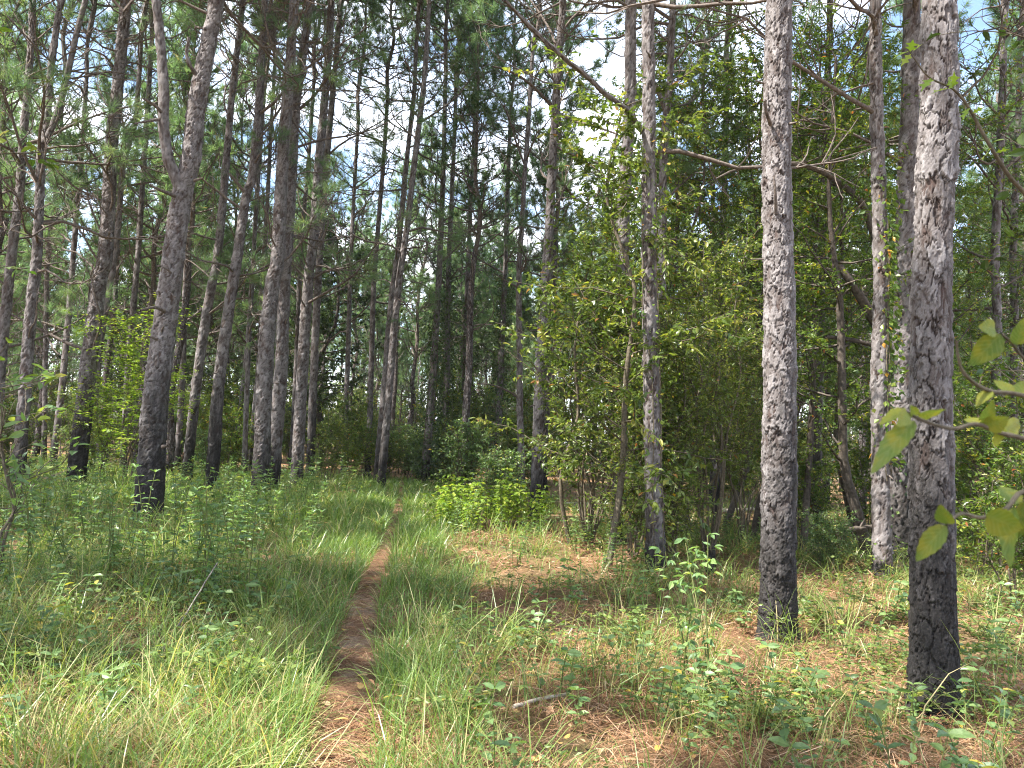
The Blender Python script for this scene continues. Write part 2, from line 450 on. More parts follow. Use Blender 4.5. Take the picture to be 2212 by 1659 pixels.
def ground_mat():
    m, t = new_mat('forest_floor')
    tcn = nd(t, 'ShaderNodeTexCoord'); ob = tcn.outputs['Object']
    big = noise(t, 0.7, 4, ob); mid = noise(t, 9, 5, ob)
    mp = nd(t, 'ShaderNodeMapping'); mp.inputs['Scale'].default_value = (1, 7, 1); mp.inputs['Rotation'].default_value = (0, 0, .6)
    t.links.new(ob, mp.inputs[0])
    s1 = noise(t, 28, 5, mp.outputs[0], 0.7)
    mp2 = nd(t, 'ShaderNodeMapping'); mp2.inputs['Scale'].default_value = (8, 1, 1); mp2.inputs['Rotation'].default_value = (0, 0, .3)
    t.links.new(ob, mp2.inputs[0])
    s2 = noise(t, 26, 5, mp2.outputs[0], 0.7)
    f = math_n(t, 'MULTIPLY', math_n(t, 'ADD', s1, s2), 0.5)
    col = ramp(t, [(.36, (.075, .042, .027)), (.47, (.2, .105, .06)), (.55, (.32, .185, .105)), (.66, (.44, .3, .19))], f)
    col = mixc(t, ramp(t, [(.42, (0, 0, 0)), (.62, (.8, .8, .8))], big), col, ramp(t, [(.35, (.07, .07, .03)), (.6, (.17, .16, .065)), (.75, (.28, .21, .12))], mid))
    p = nd(t, 'ShaderNodeBsdfPrincipled', {'Roughness': 0.9, 'Specular IOR Level': 0.15})
    t.links.new(col, p.inputs['Base Color'])
    b = nd(t, 'ShaderNodeBump', {'Strength': 1.0, 'Distance': 0.03})
    t.links.new(f, b.inputs['Height']); t.links.new(b.outputs[0], p.inputs['Normal'])
    finish(t, p.outputs[0])
    return m
M['ground'] = ground_mat()
def path_mat():
    m, t = new_mat('trodden_path')
    tcn = nd(t, 'ShaderNodeTexCoord'); ob = tcn.outputs['Object']
    mid = noise(t, 3.2, 5, ob, 0.65); fine = noise(t, 60, 6, ob, 0.7)
    dirt = ramp(t, [(.35, (.08, .042, .027)), (.5, (.165, .09, .054)), (.68, (.27, .165, .105))], fine)
    sand = ramp(t, [(.35, (.2, .15, .11)), (.65, (.4, .32, .25))], fine)
    sa = attr(t, 'rnd')
    f = ramp(t, [(.6, (0, 0, 0)), (.85, (.9, .9, .9))], math_n(t, 'ADD', math_n(t, 'MULTIPLY', mid, 1.1), math_n(t, 'MULTIPLY', sa, 0.2)))
    p = nd(t, 'ShaderNodeBsdfPrincipled', {'Roughness': 0.92, 'Specular IOR Level': 0.12})
    t.links.new(mixc(t, f, dirt, sand), p.inputs['Base Color'])
    b = nd(t, 'ShaderNodeBump', {'Strength': 0.9, 'Distance': 0.015})
    t.links.new(fine, b.inputs['Height']); t.links.new(b.outputs[0], p.inputs['Normal'])
    finish(t, p.outputs[0])
    return m
M['path'] = path_mat()

# ------------------------------------------------------------------ object helpers
def tag(o, label=None, cat=None, group=None, kind=None):
    for k, v in (('label', label), ('category', cat), ('group', group), ('kind', kind)):
        if v:
            o[k] = v
    return o
def obj(name, me, parent=None, loc=None):
    o = bpy.data.objects.new(name, me); C.objects.link(o)
    if parent:
        o.parent = parent
    if loc is not None:
        o.location = loc
    return o
def empty(name, loc=(0, 0, 0), rz=0.0, s=1.0):
    o = bpy.data.objects.new(name, None); C.objects.link(o)
    o.location = loc; o.rotation_euler = (0, 0, rz); o.scale = (s, s, s); o.empty_display_size = 0.2
    return o

# ------------------------------------------------------------------ the ground and the path
_pp = [(722, 1690, 62), (728, 1640, 62), (745, 1560, 60), (765, 1430, 56), (782, 1300, 46), (818, 1220, 30), (838, 1165, 20), (858, 1105, 12), (866, 1060, 8), (868, 1033, 6)]
_g = [ground_at(u, v) for u, v, w in _pp]
PY = np.array([0.2] + [g[1] for g in _g] + [60.0])
PX = np.array([_g[0][0] + 0.5] + [g[0] for g in _g] + [_g[-1][0] - 3.0])
def pathx(y):
    return np.interp(y, PY, PX)
def zg(x, y):
    x = np.asarray(x, float); y = np.asarray(y, float)
    z = 0.045 * np.sin(.7 * x + 1.2) * np.cos(.5 * y) + 0.03 * np.sin(1.7 * x - .8 * y) + 0.05 * (fbm(x * 1.1, y * 1.1, 3) - .5) * 2
    k = np.exp(-((x - pathx(y)) / .38) ** 2)
    return z * (1 - .7 * k) - 0.035 * k

def axis(dense_lo, dense_hi, step, far):
    c = list(np.arange(dense_lo, dense_hi, step)); s = step
    a = c[-1]
    while a < far:
        s *= 1.16; a += s; c.append(a)
    a = c[0]; s = step
    pre = []
    while a > -far:
        s *= 1.16; a -= s; pre.append(a)
    return np.array(pre[::-1] + c)
gx = axis(-8, 8, 0.1, 500); gy = axis(1.2, 14, 0.1, 500)
GX, GY = np.meshgrid(gx, gy)
GZ = zg(GX, GY) + 0.02 * (fbm(GX * 6, GY * 6, 9) - .5)
nx = len(gx)
i = np.arange(len(gy) - 1)[:, None] * nx; j = np.arange(nx - 1)[None]
a_, b_, c_, d_ = i + j, i + j + 1, i + nx + j + 1, i + nx + j
mb = MB()
mb.add(np.stack([GX, GY, GZ], -1).reshape(-1, 3), np.concatenate([np.stack([a_, b_, c_], -1).reshape(-1, 3), np.stack([a_, c_, d_], -1).reshape(-1, 3)]))
tag(obj('ground', mb.mesh('ground', [M['ground']], True)), 'forest floor of pine straw and thin soil', kind='structure')

ys = np.arange(0.8, 29, 0.05); nv = 15
vv = np.linspace(-1, 1, nv)
YS, VV = np.meshgrid(ys, vv, indexing='ij')
half = np.interp(YS, [0, 5, 8, 14, 30], [.13, .12, .1, .085, .08]) + 0.07 * fbm(YS * 1.3, VV * 0 + np.sign(VV) * 3 + 5, 21)
XS = pathx(YS) + VV * half
ZS = zg(XS, YS) + 0.02 * (1 - np.abs(VV) ** 6) - 0.012 * np.abs(VV) ** 8 + 0.008 * (fbm(XS * 9, YS * 9, 31) - .5)
sand = np.exp(-((YS - ground_at(780, 1315)[1]) / .5) ** 2) + 0.9 * np.exp(-((YS - 3.45) / .25) ** 2) + 0.5 * np.exp(-((YS - ground_at(770, 1390)[1]) / .3) ** 2)
i = np.arange(len(ys) - 1)[:, None] * nv; j = np.arange(nv - 1)[None]
a_, b_, c_, d_ = i + j, i + j + 1, i + nv + j + 1, i + nv + j
mb = MB()
mb.add(np.stack([XS, YS, ZS], -1).reshape(-1, 3), np.concatenate([np.stack([a_, b_, c_], -1).reshape(-1, 3), np.stack([a_, c_, d_], -1).reshape(-1, 3)]), rnd=sand.ravel())
tag(obj('path', mb.mesh('path', [M['path']], True)), 'narrow trodden dirt footpath winding into the wood', kind='structure')

# ------------------------------------------------------------------ shared pine pieces
def tufts_into(mb, tips, axes, rng, n=46, ln=0.3, w=0.017, mat=1):
    tips = np.asarray(tips); axes = norm(np.asarray(axes)); k = len(tips)
    T = np.repeat(tips, n, 0); A = np.repeat(axes, n, 0)
    back = rng.random((k * n, 1)) * 0.16
    q = norm(np.cross(A, rng.normal(0, 1, (k * n, 3))))
    spread = rng.uniform(.25, 1.25, (k * n, 1))
    D = norm(A * (1.15 - .5 * spread) + q * spread + np.array([0, 0, -.14]))
    L = ln * rng.uniform(.75, 1.15, (k * n, 1))
    S = norm(np.cross(D, rng.normal(0, 1, (k * n, 3)))) * w * .5
    b = T - A * back
    V = np.stack([b - S, b + S, b + D * L], 1).reshape(-1, 3)
    r = np.clip(np.repeat(rng.normal(.45, .22, k), n) + rng.normal(0, .12, k * n), 0, .95)
    old = rng.random(k * n) < .02
    r = np.where(old, 1.0, r)
    mb.add(V, np.arange(3 * k * n).reshape(-1, 3), rnd=np.repeat(r, 3), mat=mat)

def make_crown(seed, L=9.0, Rr=2.7, nb=36, dead=16, span=3.0, needles=40, bare=0.06):
    rng = np.random.default_rng(seed); mb = MB()
    lead = [np.array([0, 0, -0.1])]
    for q in range(1, 9):
        lead.append(np.array([rng.normal(0, .09), rng.normal(0, .09), L * q / 8]))
    lead = spline(lead, 20)
    mb.add(*tube(lead, np.linspace(.085, .015, 20), 7), rnd=.5)
    tips, axes = [lead[-1]], [np.array([0, 0, 1.0])]
    def leadp(z):
        return np.array([np.interp(z, lead[:, 2], lead[:, 0]), np.interp(z, lead[:, 2], lead[:, 1]), z])
    az = rng.uniform(0, 6.28)
    for b in range(nb):
        f = (b + rng.random()) / nb; z = L * (.02 + .95 * f)
        az += 2.4 + rng.normal(0, .4)
        ln = Rr * (1 - .72 * f ** 1.6) * rng.uniform(.6, 1.15)
        el = R(8 + 42 * f + rng.normal(0, 10))
        P = wander(leadp(z), (math.cos(az) * math.cos(el), math.sin(az) * math.cos(el), math.sin(el)), ln, 8, rng, .75, .16)
        r0 = .012 + .011 * ln
        mb.add(*tube(P, np.linspace(r0, .007, 8), 4), rnd=.5)
        tips.append(P[-1]); axes.append(P[-1] - P[-2])
        for q in range(int(2 + ln * 3.0)):
            if rng.random() < bare:
                continue
            k = rng.integers(2, 8); d = norm(P[min(k, 7)] - P[k - 1])
            side = norm(np.cross(d, rng.normal(0, 1, 3)))
            T = wander(P[k], d * .6 + side * .8 + np.array([0, 0, .35]), rng.uniform(.35, .95), 5, rng, .9, .2)
            mb.add(*tube(T, np.linspace(.011, .006, 5), 3), rnd=.5)
            tips.append(T[-1]); axes.append(T[-1] - T[-2])
            if rng.random() < .8:
                tips.append(T[-2] + rng.normal(0, .05, 3)); axes.append(T[-1] - T[-2] + rng.normal(0, .3, 3))
    for b in range(dead):
        z = rng.uniform(-span, L * .25); az = rng.uniform(0, 6.28); el = R(rng.uniform(-5, 45))
        p0 = leadp(max(z, -.4)); p0[2] = z
        P = wander(p0, (math.cos(az) * math.cos(el), math.sin(az) * math.cos(el), math.sin(el)), rng.uniform(.7, 2.6), 8, rng, rng.uniform(-.1, .9), .2)
        mb.add(*tube(P, np.linspace(.022, .005, 8), 4), rnd=.5)
        for q in range(rng.integers(1, 5)):
            k = rng.integers(2, 7)
            T = wander(P[k], norm(P[k + 1] - P[k]) + rng.normal(0, .6, 3), rng.uniform(.3, 1.0), 5, rng, .5, .25)
            mb.add(*tube(T, np.linspace(.009, .004, 5), 3), rnd=.5)
    tufts_into(mb, tips, axes, rng, needles)
    return mb.mesh('pine_crown', [M['twig'], M['needle']])
CROWN_L = [9, 10, 8.5, 9.5, 11, 8, 9, 10]
CROWN = [make_crown(100 + q, L=CROWN_L[q], Rr=[2.6, 2.3, 2.9, 2.4, 2.8, 2.2, 3.1, 2.5][q], nb=[50, 54, 46, 52, 60, 46, 48, 54][q], dead=[16, 22, 14, 20, 24, 18, 14, 20][q]) for q in range(8)]

def make_trunk(seed, H):
    rng = np.random.default_rng(seed); mb = MB()
    P = [np.array([0, 0, -.15])] + [np.array([rng.normal(0, .05), rng.normal(0, .05), H * q / 6]) for q in range(1, 7)]
    trunk_into(mb, P, np.linspace(.135, .083, 7), 12, 0.0, .05, .08, seed, char_h=rng.uniform(.8, 1.7), ds=.22, flare=.25)
    return mb.mesh('pine_trunk', [M['barkfar']], True)
TRUNK_H = [5.0, 6.0, 6.8, 5.5, 7.4, 4.6]
TRUNK = [make_trunk(300 + q, h) for q, h in enumerate(TRUNK_H)]

def make_branch(seed, L, tuft=False, n=9):
    rng = np.random.default_rng(seed); mb = MB()
    P = wander((0, 0, 0), (1, 0, rng.uniform(.1, .6)), L, n, rng, rng.uniform(.2, .9), .17)
    mb.add(*tube(P, np.linspace(.013 + .006 * L, .005, n), 6), rnd=.5)
    tips, axes = [], []
    for q in range(int(L * 3.6)):
        k = rng.integers(2, n - 1)
        T = wander(P[k], norm(P[k + 1] - P[k]) * .9 + rng.normal(0, .55, 3), rng.uniform(.25, .5) * L * .7, 6, rng, .5, .22)
        mb.add(*tube(T, np.linspace(.011, .004, 6), 4), rnd=.5)
        tips.append(T[-1]); axes.append(T[-1] - T[-2])
        if rng.random() < .7:
            k2 = rng.integers(1, 4)
            T2 = wander(T[k2], norm(T[k2 + 1] - T[k2]) + rng.normal(0, .6, 3), rng.uniform(.2, .5), 5, rng, .5, .2)
            mb.add(*tube(T2, np.linspace(.007, .003, 5), 3), rnd=.5)
            tips.append(T2[-1]); axes.append(T2[-1] - T2[-2])
    mats = [M['twig']]
    if tuft:
        tips.append(P[-1]); axes.append(P[-1] - P[-2])
        tufts_into(mb, tips, axes, rng, 55, .28, .007); mats.append(M['needle'])
    return mb.mesh('branch', mats, True)
BRANCH = [make_branch(500 + q, [1.3, 1.9, 2.5, 1.6, 2.8, 2.1][q]) for q in range(6)]
BRANCHT = [make_branch(520 + q, [2.0, 2.7, 2.3, 3.0][q], True) for q in range(4)]
def make_stub(seed, L):
    rng = np.random.default_rng(seed); mb = MB()
    P = wander((-.05, 0, 0), (1, 0, rng.uniform(-.1, .5)), L, 7, rng, .5, .2)
    V, Fc = tube(P, np.array([.032, .026, .022, .021, .018, .019, .012]), 8)
    V = V + rng.normal(0, .0025, V.shape)
    mb.add(V, Fc)
    mb.add(np.vstack([V[-8:], P[-1] + norm(P[-1] - P[-2]) * .03]), np.array([[a, (a + 1) % 8, 8] for a in range(8)]))
    return mb.mesh('branch_stub', [M['twig']], True)
STUB = [make_stub(540 + q, [.22, .38, .55, .3][q]) for q in range(4)]

def vine_mesh(name, pts, rads, z0, z1, n, rng, off=(.02, .14), side=None, ll=.055, mat='broad', dens_top=1.0):
    """leaves clinging round a stem"""
    mb = MB(); P = np.asarray(pts)
    z = z0 + (z1 - z0) * rng.random(n) ** dens_top
    c = np.stack([np.interp(z, P[:, 2], P[:, 0]), np.interp(z, P[:, 2], P[:, 1])], 1)
    r = np.interp(z, P[:, 2], rads)
    az = rng.random(n) * 6.283 if side is None else rng.normal(side, .8, n)
    lump = .5 + vnoise(az * 1.3 + 9, z * 2.2, 5)
    rr = r + rng.uniform(off[0], off[1], n) * lump
    pos = np.stack([c[:, 0] + np.cos(az) * rr, c[:, 1] + np.sin(az) * rr, z], 1)
    D = np.stack([np.cos(az) * .6, np.sin(az) * .6, np.full(n, -.7)], 1) + rng.normal(0, .45, (n, 3))
    leaves_into(mb, pos, D, ll * rng.uniform(.7, 1.3, n), ll * .75 * rng.uniform(.7, 1.3, n), 'tri', rng, mat=1, jit=.8)
    for q in range(max(2, n // 500)):
        zz_ = np.linspace(max(z0 - .2, 0), z1 * rng.uniform(.7, 1), 16); a0 = rng.uniform(0, 6.28) if side is None else rng.normal(side, .5)
        aa = a0 + np.cumsum(rng.normal(0, .18, 16)); r2 = np.interp(zz_, P[:, 2], rads) + .02
        mb.add(*tube(np.stack([np.interp(zz_, P[:, 2], P[:, 0]) + np.cos(aa) * r2, np.interp(zz_, P[:, 2], P[:, 1]) + np.sin(aa) * r2, zz_], 1), .008, 4))
    return mb.mesh(name, [M['stem'], M[mat]])

# ------------------------------------------------------------------ the pines that can be told apart
taken = []
def pine(label, pts, w0, w1, D=None, Hc=10.5, crown=0, cs=1.0, k=36, ds=.03, depth=.012, cw=.085, ch=.15, char=1.3, seed=1, branches=4, stubs=3, live=0, knots=5,
         limbs=(), stubs_at=(), vine=None, bz=(3.0, 9.5), group=None, bmat='bark'):
    """pts: (u, v) readings up the stem; w0, w1 its width in those pixels at the first and last reading"""
    rng = np.random.default_rng(seed * 31 + 7)
    w0, w1 = w0 * .93, w1 * .9
    char = char * rng.uniform(1.0, 1.9)
    if D is None and pts[0][0] < 1000 or D is not None and D > 13:
        branches = int(branches * 1.7 + 3); live += 2
    if D is None:
        D = ground_at(*pts[0])[1]
    W = [at(u, v, D) for u, v in pts]
    if W[0][2] > .05:                 # carry the stem down to the ground
        d = (W[1] - W[0]) / (W[1][2] - W[0][2])
        d = np.array([d[0] * .5, 0, 1])
        W.insert(0, W[0] - d * W[0][2])
        w0 = w0 * 1.05
    W = np.array(W)
    gz = float(zg(W[0][0], D))
    W[0][2] = gz - .12
    base = np.array([W[0][0], D, gz])
    ztop = W[-1][2]
    if ztop < Hc:
        lean = (W[-1] - W[-3]) / max(.5, W[-1][2] - W[-3][2])
        for q in (1, 2, 3):
            dz = (Hc - ztop) * q / 3
            W = np.vstack([W, W[-q] + np.array([lean[0] * dz * .6, rng.normal(0, .05), dz])])
    else:
        Hc = ztop
    W[1:, 1] += np.cumsum(rng.normal(0, .03, len(W) - 1))
    zf = np.clip((W[:, 2] - W[0][2]) / (ztop - W[0][2]), 0, None)
    rad = np.interp(zf, [0, 1], [w0, w1]) / F * D / 2
    if Hc > ztop:
        rt = w1 / F * D / 2
        rad = np.where(zf > 1, rt + (min(rt, .085 * cs) - rt) * np.clip((W[:, 2] - ztop) / max(.1, Hc - ztop), 0, 1), rad)
    L_ = W - base
    root = empty('pine_tree', base)
    tag(root, label, 'pine tree', group)
    taken.append((base[0], base[1]))
    mb = MB()
    trunk_into(mb, L_, rad, k, depth, cw, ch, seed * 13, char_h=char, ds=ds, flare=.28, knots=knots, fine=D * .6 + 1.8)
    obj('trunk', mb.mesh('trunk', [M[bmat]], True), root)
    cr_ = obj('crown', CROWN[crown], root, L_[-1] - np.array([0, 0, .05]))
    cr_.scale = (cs, cs, cs); cr_.rotation_euler = (0, 0, rng.uniform(0, 6.28))
    def stem_at(z):
        return np.array([np.interp(z, L_[:, 2], L_[:, 0]), np.interp(z, L_[:, 2], L_[:, 1]), z]), np.interp(z, L_[:, 2], rad)
    for q in range(branches + live):
        z = rng.uniform(*bz)
        if z > L_[-1][2]:
            continue
        p, r = stem_at(z); az = rng.uniform(0, 6.28)
        me = (BRANCHT if q >= branches else BRANCH)
        o = obj('branch', me[rng.integers(len(me))], root, p + np.array([math.cos(az), math.sin(az), 0]) * r * .5)
        s = rng.uniform(.75, 1.35); o.scale = (s, s, s); o.rotation_euler = (rng.normal(0, .3), rng.normal(-.15, .2), az)
    for q in range(stubs):
        z = rng.uniform(.6, 7.0)
        p, r = stem_at(z); az = rng.uniform(3.0, 6.4)
        o = obj('branch_stub', STUB[rng.integers(4)], root, p + np.array([math.cos(az), math.sin(az), 0]) * r * .92)
        s = rng.uniform(.35, .75); o.scale = (s, s, s); o.rotation_euler = (rng.uniform(0, 6), -.2, az)
    for lp, lw0, lw1, nm in limbs:      # limbs read from the photograph; lp (u, v, depth offset)
        Q = np.array([at(u, v, D + dd) for u, v, dd in lp]) - base
        fork = nm == 'limb' and lp[-1][1] <= 5
        if fork:
            dl = norm(Q[-1] - Q[-2]); Q = np.vstack([Q, Q[-1] + dl * 1.3, Q[-1] + dl * 2.6 + np.array([0, 0, .2])])
        mb = MB()
        rr = np.linspace(lw0, lw1, len(Q)) / F * D / 2
        trunk_into(mb, Q, rr, max(8, k // 3), depth * .6 if lw0 > 9 else 0, cw * .7, ch * .7, seed * 17 + len(Q), char_h=.01, ds=max(ds, .04))
        lo = obj(nm, mb.mesh(nm, [M[bmat]] if lw0 > 9 else [M['twig']], True), root)
        if fork:   # a fork that leaves the frame carries its own crown
            c2 = obj('crown', CROWN[(crown + 3) % 8], root, Q[-1] - np.array([0, 0, .05]))
            c2.scale = (cs * .8,) * 3; c2.rotation_euler = (0, 0, rng.uniform(0, 6.28))
    if vine:
        obj('vine', vine_mesh('vine', L_, rad, rng=rng, **vine), root)
    return root

pine('large pine with blackened foot and forked stem left of the path', [(320, 1143), (333, 886), (350, 720), (370, 586), (390, 420), (410, 333), (420, 217), (443, 83), (457, 0)], 60, 37,
     Hc=12, crown=2, cs=1.25, k=64, ds=.016, depth=.026, cw=.07, ch=.13, char=1.5, seed=1, branches=2, stubs=5, knots=12, bz=(7.5, 11),
     limbs=[([(392, 410, 0), (375, 372, -.05), (363, 340, -.1), (353, 267, -.1), (354, 200, -.1), (347, 100, -.1), (337, 0, -.1)], 25, 18, 'limb'),
            ([(423, 160, -.15), (410, 140, -.3), (403, 115, -.35), (408, 80, -.4)], 10, 6, 'branch'),
            ([(350, 244, -.15), (335, 228, -.3), (310, 213, -.45)], 8, 5, 'branch'),
            ([(345, 258, -.15), (318, 262, -.35), (290, 267, -.5)], 7, 3, 'branch'),
            ([(378, 423, -.1), (350, 412, -.35), (323, 400, -.5)], 9, 5, 'branch_stub'),
            ([(355, 672, -.15), (335, 664, -.35), (303, 670, -.55)], 9, 4, 'branch_stub'),
            ([(420, 390, -.1), (440, 384, -.25)], 7, 3, 'branch_stub'),
            ([(340, 732, -.15), (318, 726, -.3)], 8, 3, 'branch_stub'),
            ([(352, 965, -.15), (362, 962, -.25)], 9, 4, 'branch_stub')])
pine('straight dark pine behind the bright sapling at left', [(162, 1057), (187, 853), (213, 620), (227, 547), (240, 333), (257, 167), (273, 0)], 40, 24,
     Hc=12, crown=0, cs=1.15, k=48, ds=.02, depth=0.032, char=1.6, seed=2, branches=3, stubs=5, live=1, knots=8,
     limbs=[([(245, 145, 0), (225, 120, -.3), (185, 105, -.6), (140, 95, -.8)], 5, 2, 'branch')])
pine('sunlit pine forking high up near the left edge', [(45, 985), (55, 830), (68, 640), (77, 547), (85, 333), (92, 290), (97, 167), (113, 50), (122, 0)], 29, 13,
     D=15.5, Hc=11.5, crown=1, k=40, ds=.026, depth=0.027, char=1.0, seed=3, branches=4, live=1, knots=6,
     limbs=[([(90, 312, 0), (107, 287, .05), (133, 213, .1), (167, 67, .1), (185, 0, .1)], 14, 10, 'limb')])
pine('pine cut by the left edge of the picture', [(-18, 980), (0, 736), (20, 553), (37, 400), (43, 300), (50, 233), (62, 60), (66, 0)], 26, 14,
     D=16.5, Hc=11.5, crown=5, k=36, ds=.03, depth=0.025, seed=4, branches=3, live=1)
pine('slim pine with char stripe right of the large forked pine', [(403, 1042), (417, 886), (443, 686), (467, 547), (480, 400), (490, 300), (500, 200), (520, 33)], 23, 14,
     D=19, Hc=13, crown=3, k=36, ds=.03, depth=0.025, char=1.8, seed=5, branches=5, live=2, bz=(4, 12))
pine('sunlit pine with leafy vine at its black foot', [(457, 1064), (473, 820), (500, 620), (510, 547), (527, 417), (540, 375), (553, 233), (563, 67), (567, 0)], 29, 15,
     D=17.5, Hc=12.5, crown=6, k=40, ds=.026, depth=0.028, char=1.5, seed=6, branches=4, live=2, bz=(5, 11),
     limbs=[([(528, 415, 0), (510, 392, -.1), (493, 373, -.2)], 8, 4, 'branch')])
pine('stout dark pine, left one of the close pair', [(563, 1050), (573, 786), (587, 620), (600, 547), (610, 333), (620, 200), (630, 33)], 39, 22,
     D=17, Hc=12.5, crown=4, cs=1.1, k=48, ds=.022, depth=0.032, char=1.6, seed=7, branches=4, live=1, bz=(5, 11), knots=8)
pine('pinkish pine, right one of the close pair', [(590, 1010), (607, 786), (613, 620), (620, 547), (630, 367), (640, 233), (660, 67), (670, 0)], 31, 19,
     D=18.5, Hc=12.8, crown=7, k=40, ds=.026, depth=0.028, char=.8, seed=8, branches=5, live=2, bz=(5, 11), knots=7,
     limbs=[([(645, 238, 0), (680, 205, -.4), (720, 150, -.9), (760, 90, -1.3)], 7, 3, 'branch')])
pine('pine with many pale bare twigs between pair and path', [(643, 990), (653, 786), (663, 620), (677, 500), (687, 333), (703, 167), (713, 0)], 27, 17,
     D=20.5, Hc=13.5, crown=1, k=36, ds=.03, depth=0.027, char=.8, seed=9, branches=7, live=2, bz=(4.5, 12.5))
pine('second stem close behind the twiggy pine', [(672, 975), (682, 700), (700, 400), (722, 160), (735, 0)], 19, 12,
     D=24, Hc=14, crown=3, k=28, ds=.04, depth=0.021, seed=10, branches=5, live=2, bz=(5, 13))
pine('leaning pine beside the path, front one of two', [(822, 1055), (840, 853), (857, 653), (870, 553), (880, 480), (897, 333), (917, 167), (927, 0)], 19, 11,
     D=22, Hc=14, crown=5, cs=.9, k=28, ds=.035, depth=0.023, char=1.5, seed=11, branches=6, live=3, bz=(5, 13))
pine('pine touching the leaning one beside the path', [(817, 1000), (831, 820), (844, 653), (858, 553), (866, 480), (880, 333), (894, 200), (901, 67)], 16, 9,
     D=23.5, Hc=14, crown=0, cs=.85, k=26, ds=.04, depth=0.019, char=1.0, seed=12, branches=6, live=3, bz=(5, 13))
pine('dim pine just left of the two leaning ones', [(797, 950), (802, 800), (807, 620), (818, 480), (830, 330), (838, 200)], 14, 9,
     D=27, Hc=14, crown=2, cs=.9, k=22, ds=.05, depth=0.017, seed=13, branches=5, live=2, bz=(5, 13))
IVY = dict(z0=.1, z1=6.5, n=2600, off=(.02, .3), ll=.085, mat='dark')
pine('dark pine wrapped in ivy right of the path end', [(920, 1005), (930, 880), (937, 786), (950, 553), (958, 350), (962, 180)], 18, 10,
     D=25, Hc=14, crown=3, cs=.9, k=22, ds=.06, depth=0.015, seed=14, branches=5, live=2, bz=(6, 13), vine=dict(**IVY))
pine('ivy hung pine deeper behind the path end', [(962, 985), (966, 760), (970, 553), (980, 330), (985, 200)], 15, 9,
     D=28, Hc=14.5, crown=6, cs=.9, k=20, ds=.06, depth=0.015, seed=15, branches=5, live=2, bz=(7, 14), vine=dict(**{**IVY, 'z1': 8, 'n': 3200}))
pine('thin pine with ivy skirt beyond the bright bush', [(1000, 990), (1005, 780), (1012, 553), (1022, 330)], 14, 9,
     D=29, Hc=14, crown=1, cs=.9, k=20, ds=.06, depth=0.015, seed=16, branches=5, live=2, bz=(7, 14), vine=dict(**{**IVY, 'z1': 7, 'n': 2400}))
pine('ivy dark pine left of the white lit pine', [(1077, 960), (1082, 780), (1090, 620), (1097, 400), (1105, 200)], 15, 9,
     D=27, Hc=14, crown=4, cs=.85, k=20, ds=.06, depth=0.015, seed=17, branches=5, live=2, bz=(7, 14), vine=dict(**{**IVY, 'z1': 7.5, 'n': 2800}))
pine('slim pale sunlit pine with long bare side branch', [(1126, 1000), (1124, 936), (1122, 753), (1121, 586), (1127, 500), (1132, 400), (1140, 290), (1150, 120)], 16, 9,
     D=22, Hc=13.5, crown=2, cs=.85, k=28, ds=.035, depth=0.023, char=.6, seed=18, branches=4, live=2, bz=(6, 13),
     limbs=[([(1118, 858, 0), (1098, 845, -.2), (1065, 832, -.4), (1030, 828, -.6)], 5, 2, 'branch'),
            ([(1118, 620, 0), (1095, 608, -.2), (1068, 590, -.5)], 5, 2, 'branch')])
pine('sunlit pine in front of the leafy thicket', [(1159, 1077), (1167, 820), (1174, 686), (1181, 586), (1187, 480), (1194, 333), (1204, 167), (1214, 33)], 28, 16,
     D=15.5, Hc=11.5, crown=5, cs=1.0, k=40, ds=.025, depth=0.028, char=1.1, seed=19, branches=2, live=1, bz=(6, 11), knots=7,
     limbs=[([(1197, 236, 0), (1165, 200, -.4), (1130, 170, -.8), (1096, 152, -1.1), (1064, 143, -1.4)], 8, 3, 'branch'),
            ([(1214, 250, 0), (1250, 264, -.4), (1284, 273, -.8), (1334, 290, -1.3)], 8, 4, 'branch'),
            ([(1210, 130, 0), (1190, 70, .3), (1160, 20, .6), (1130, -20, .8)], 7, 3, 'branch')])
pine('pine half hidden in the thicket, pale upper stem', [(1335, 1180), (1343, 900), (1347, 686), (1347, 467), (1361, 233), (1364, 0)], 33, 27,
     D=12.5, Hc=13, crown=7, k=40, ds=.025, depth=0.028, seed=20, branches=2, live=1, bz=(6, 10), knots=7)
pine('dark vine hung pine in the thicket with long slanting limb', [(1417, 1243), (1410, 1000), (1404, 720), (1400, 467), (1400, 233), (1397, 0)], 42, 27,
     Hc=12.5, crown=0, cs=1.0, k=44, ds=.022, depth=0.030, char=.8, seed=21, branches=1, live=1, bz=(5, 9), knots=7,
     limbs=[([(1392, 288, 0), (1350, 235, -.4), (1304, 200, -.8), (1262, 160, -1.2), (1220, 127, -1.5), (1147, 60, -2.0), (1090, 0, -2.4)], 12, 6, 'branch')],
     vine=dict(z0=.1, z1=5.5, n=700, off=(.01, .22), ll=.06, mat='broad'))
pine('slender pine just right of the vine hung one', [(1425, 1130), (1428, 800), (1434, 333), (1447, 167), (1454, 0)], 22, 16,
     D=13.5, Hc=10.5, crown=3, k=30, ds=.035, depth=0.023, seed=22, branches=3, live=1, bz=(5, 10))
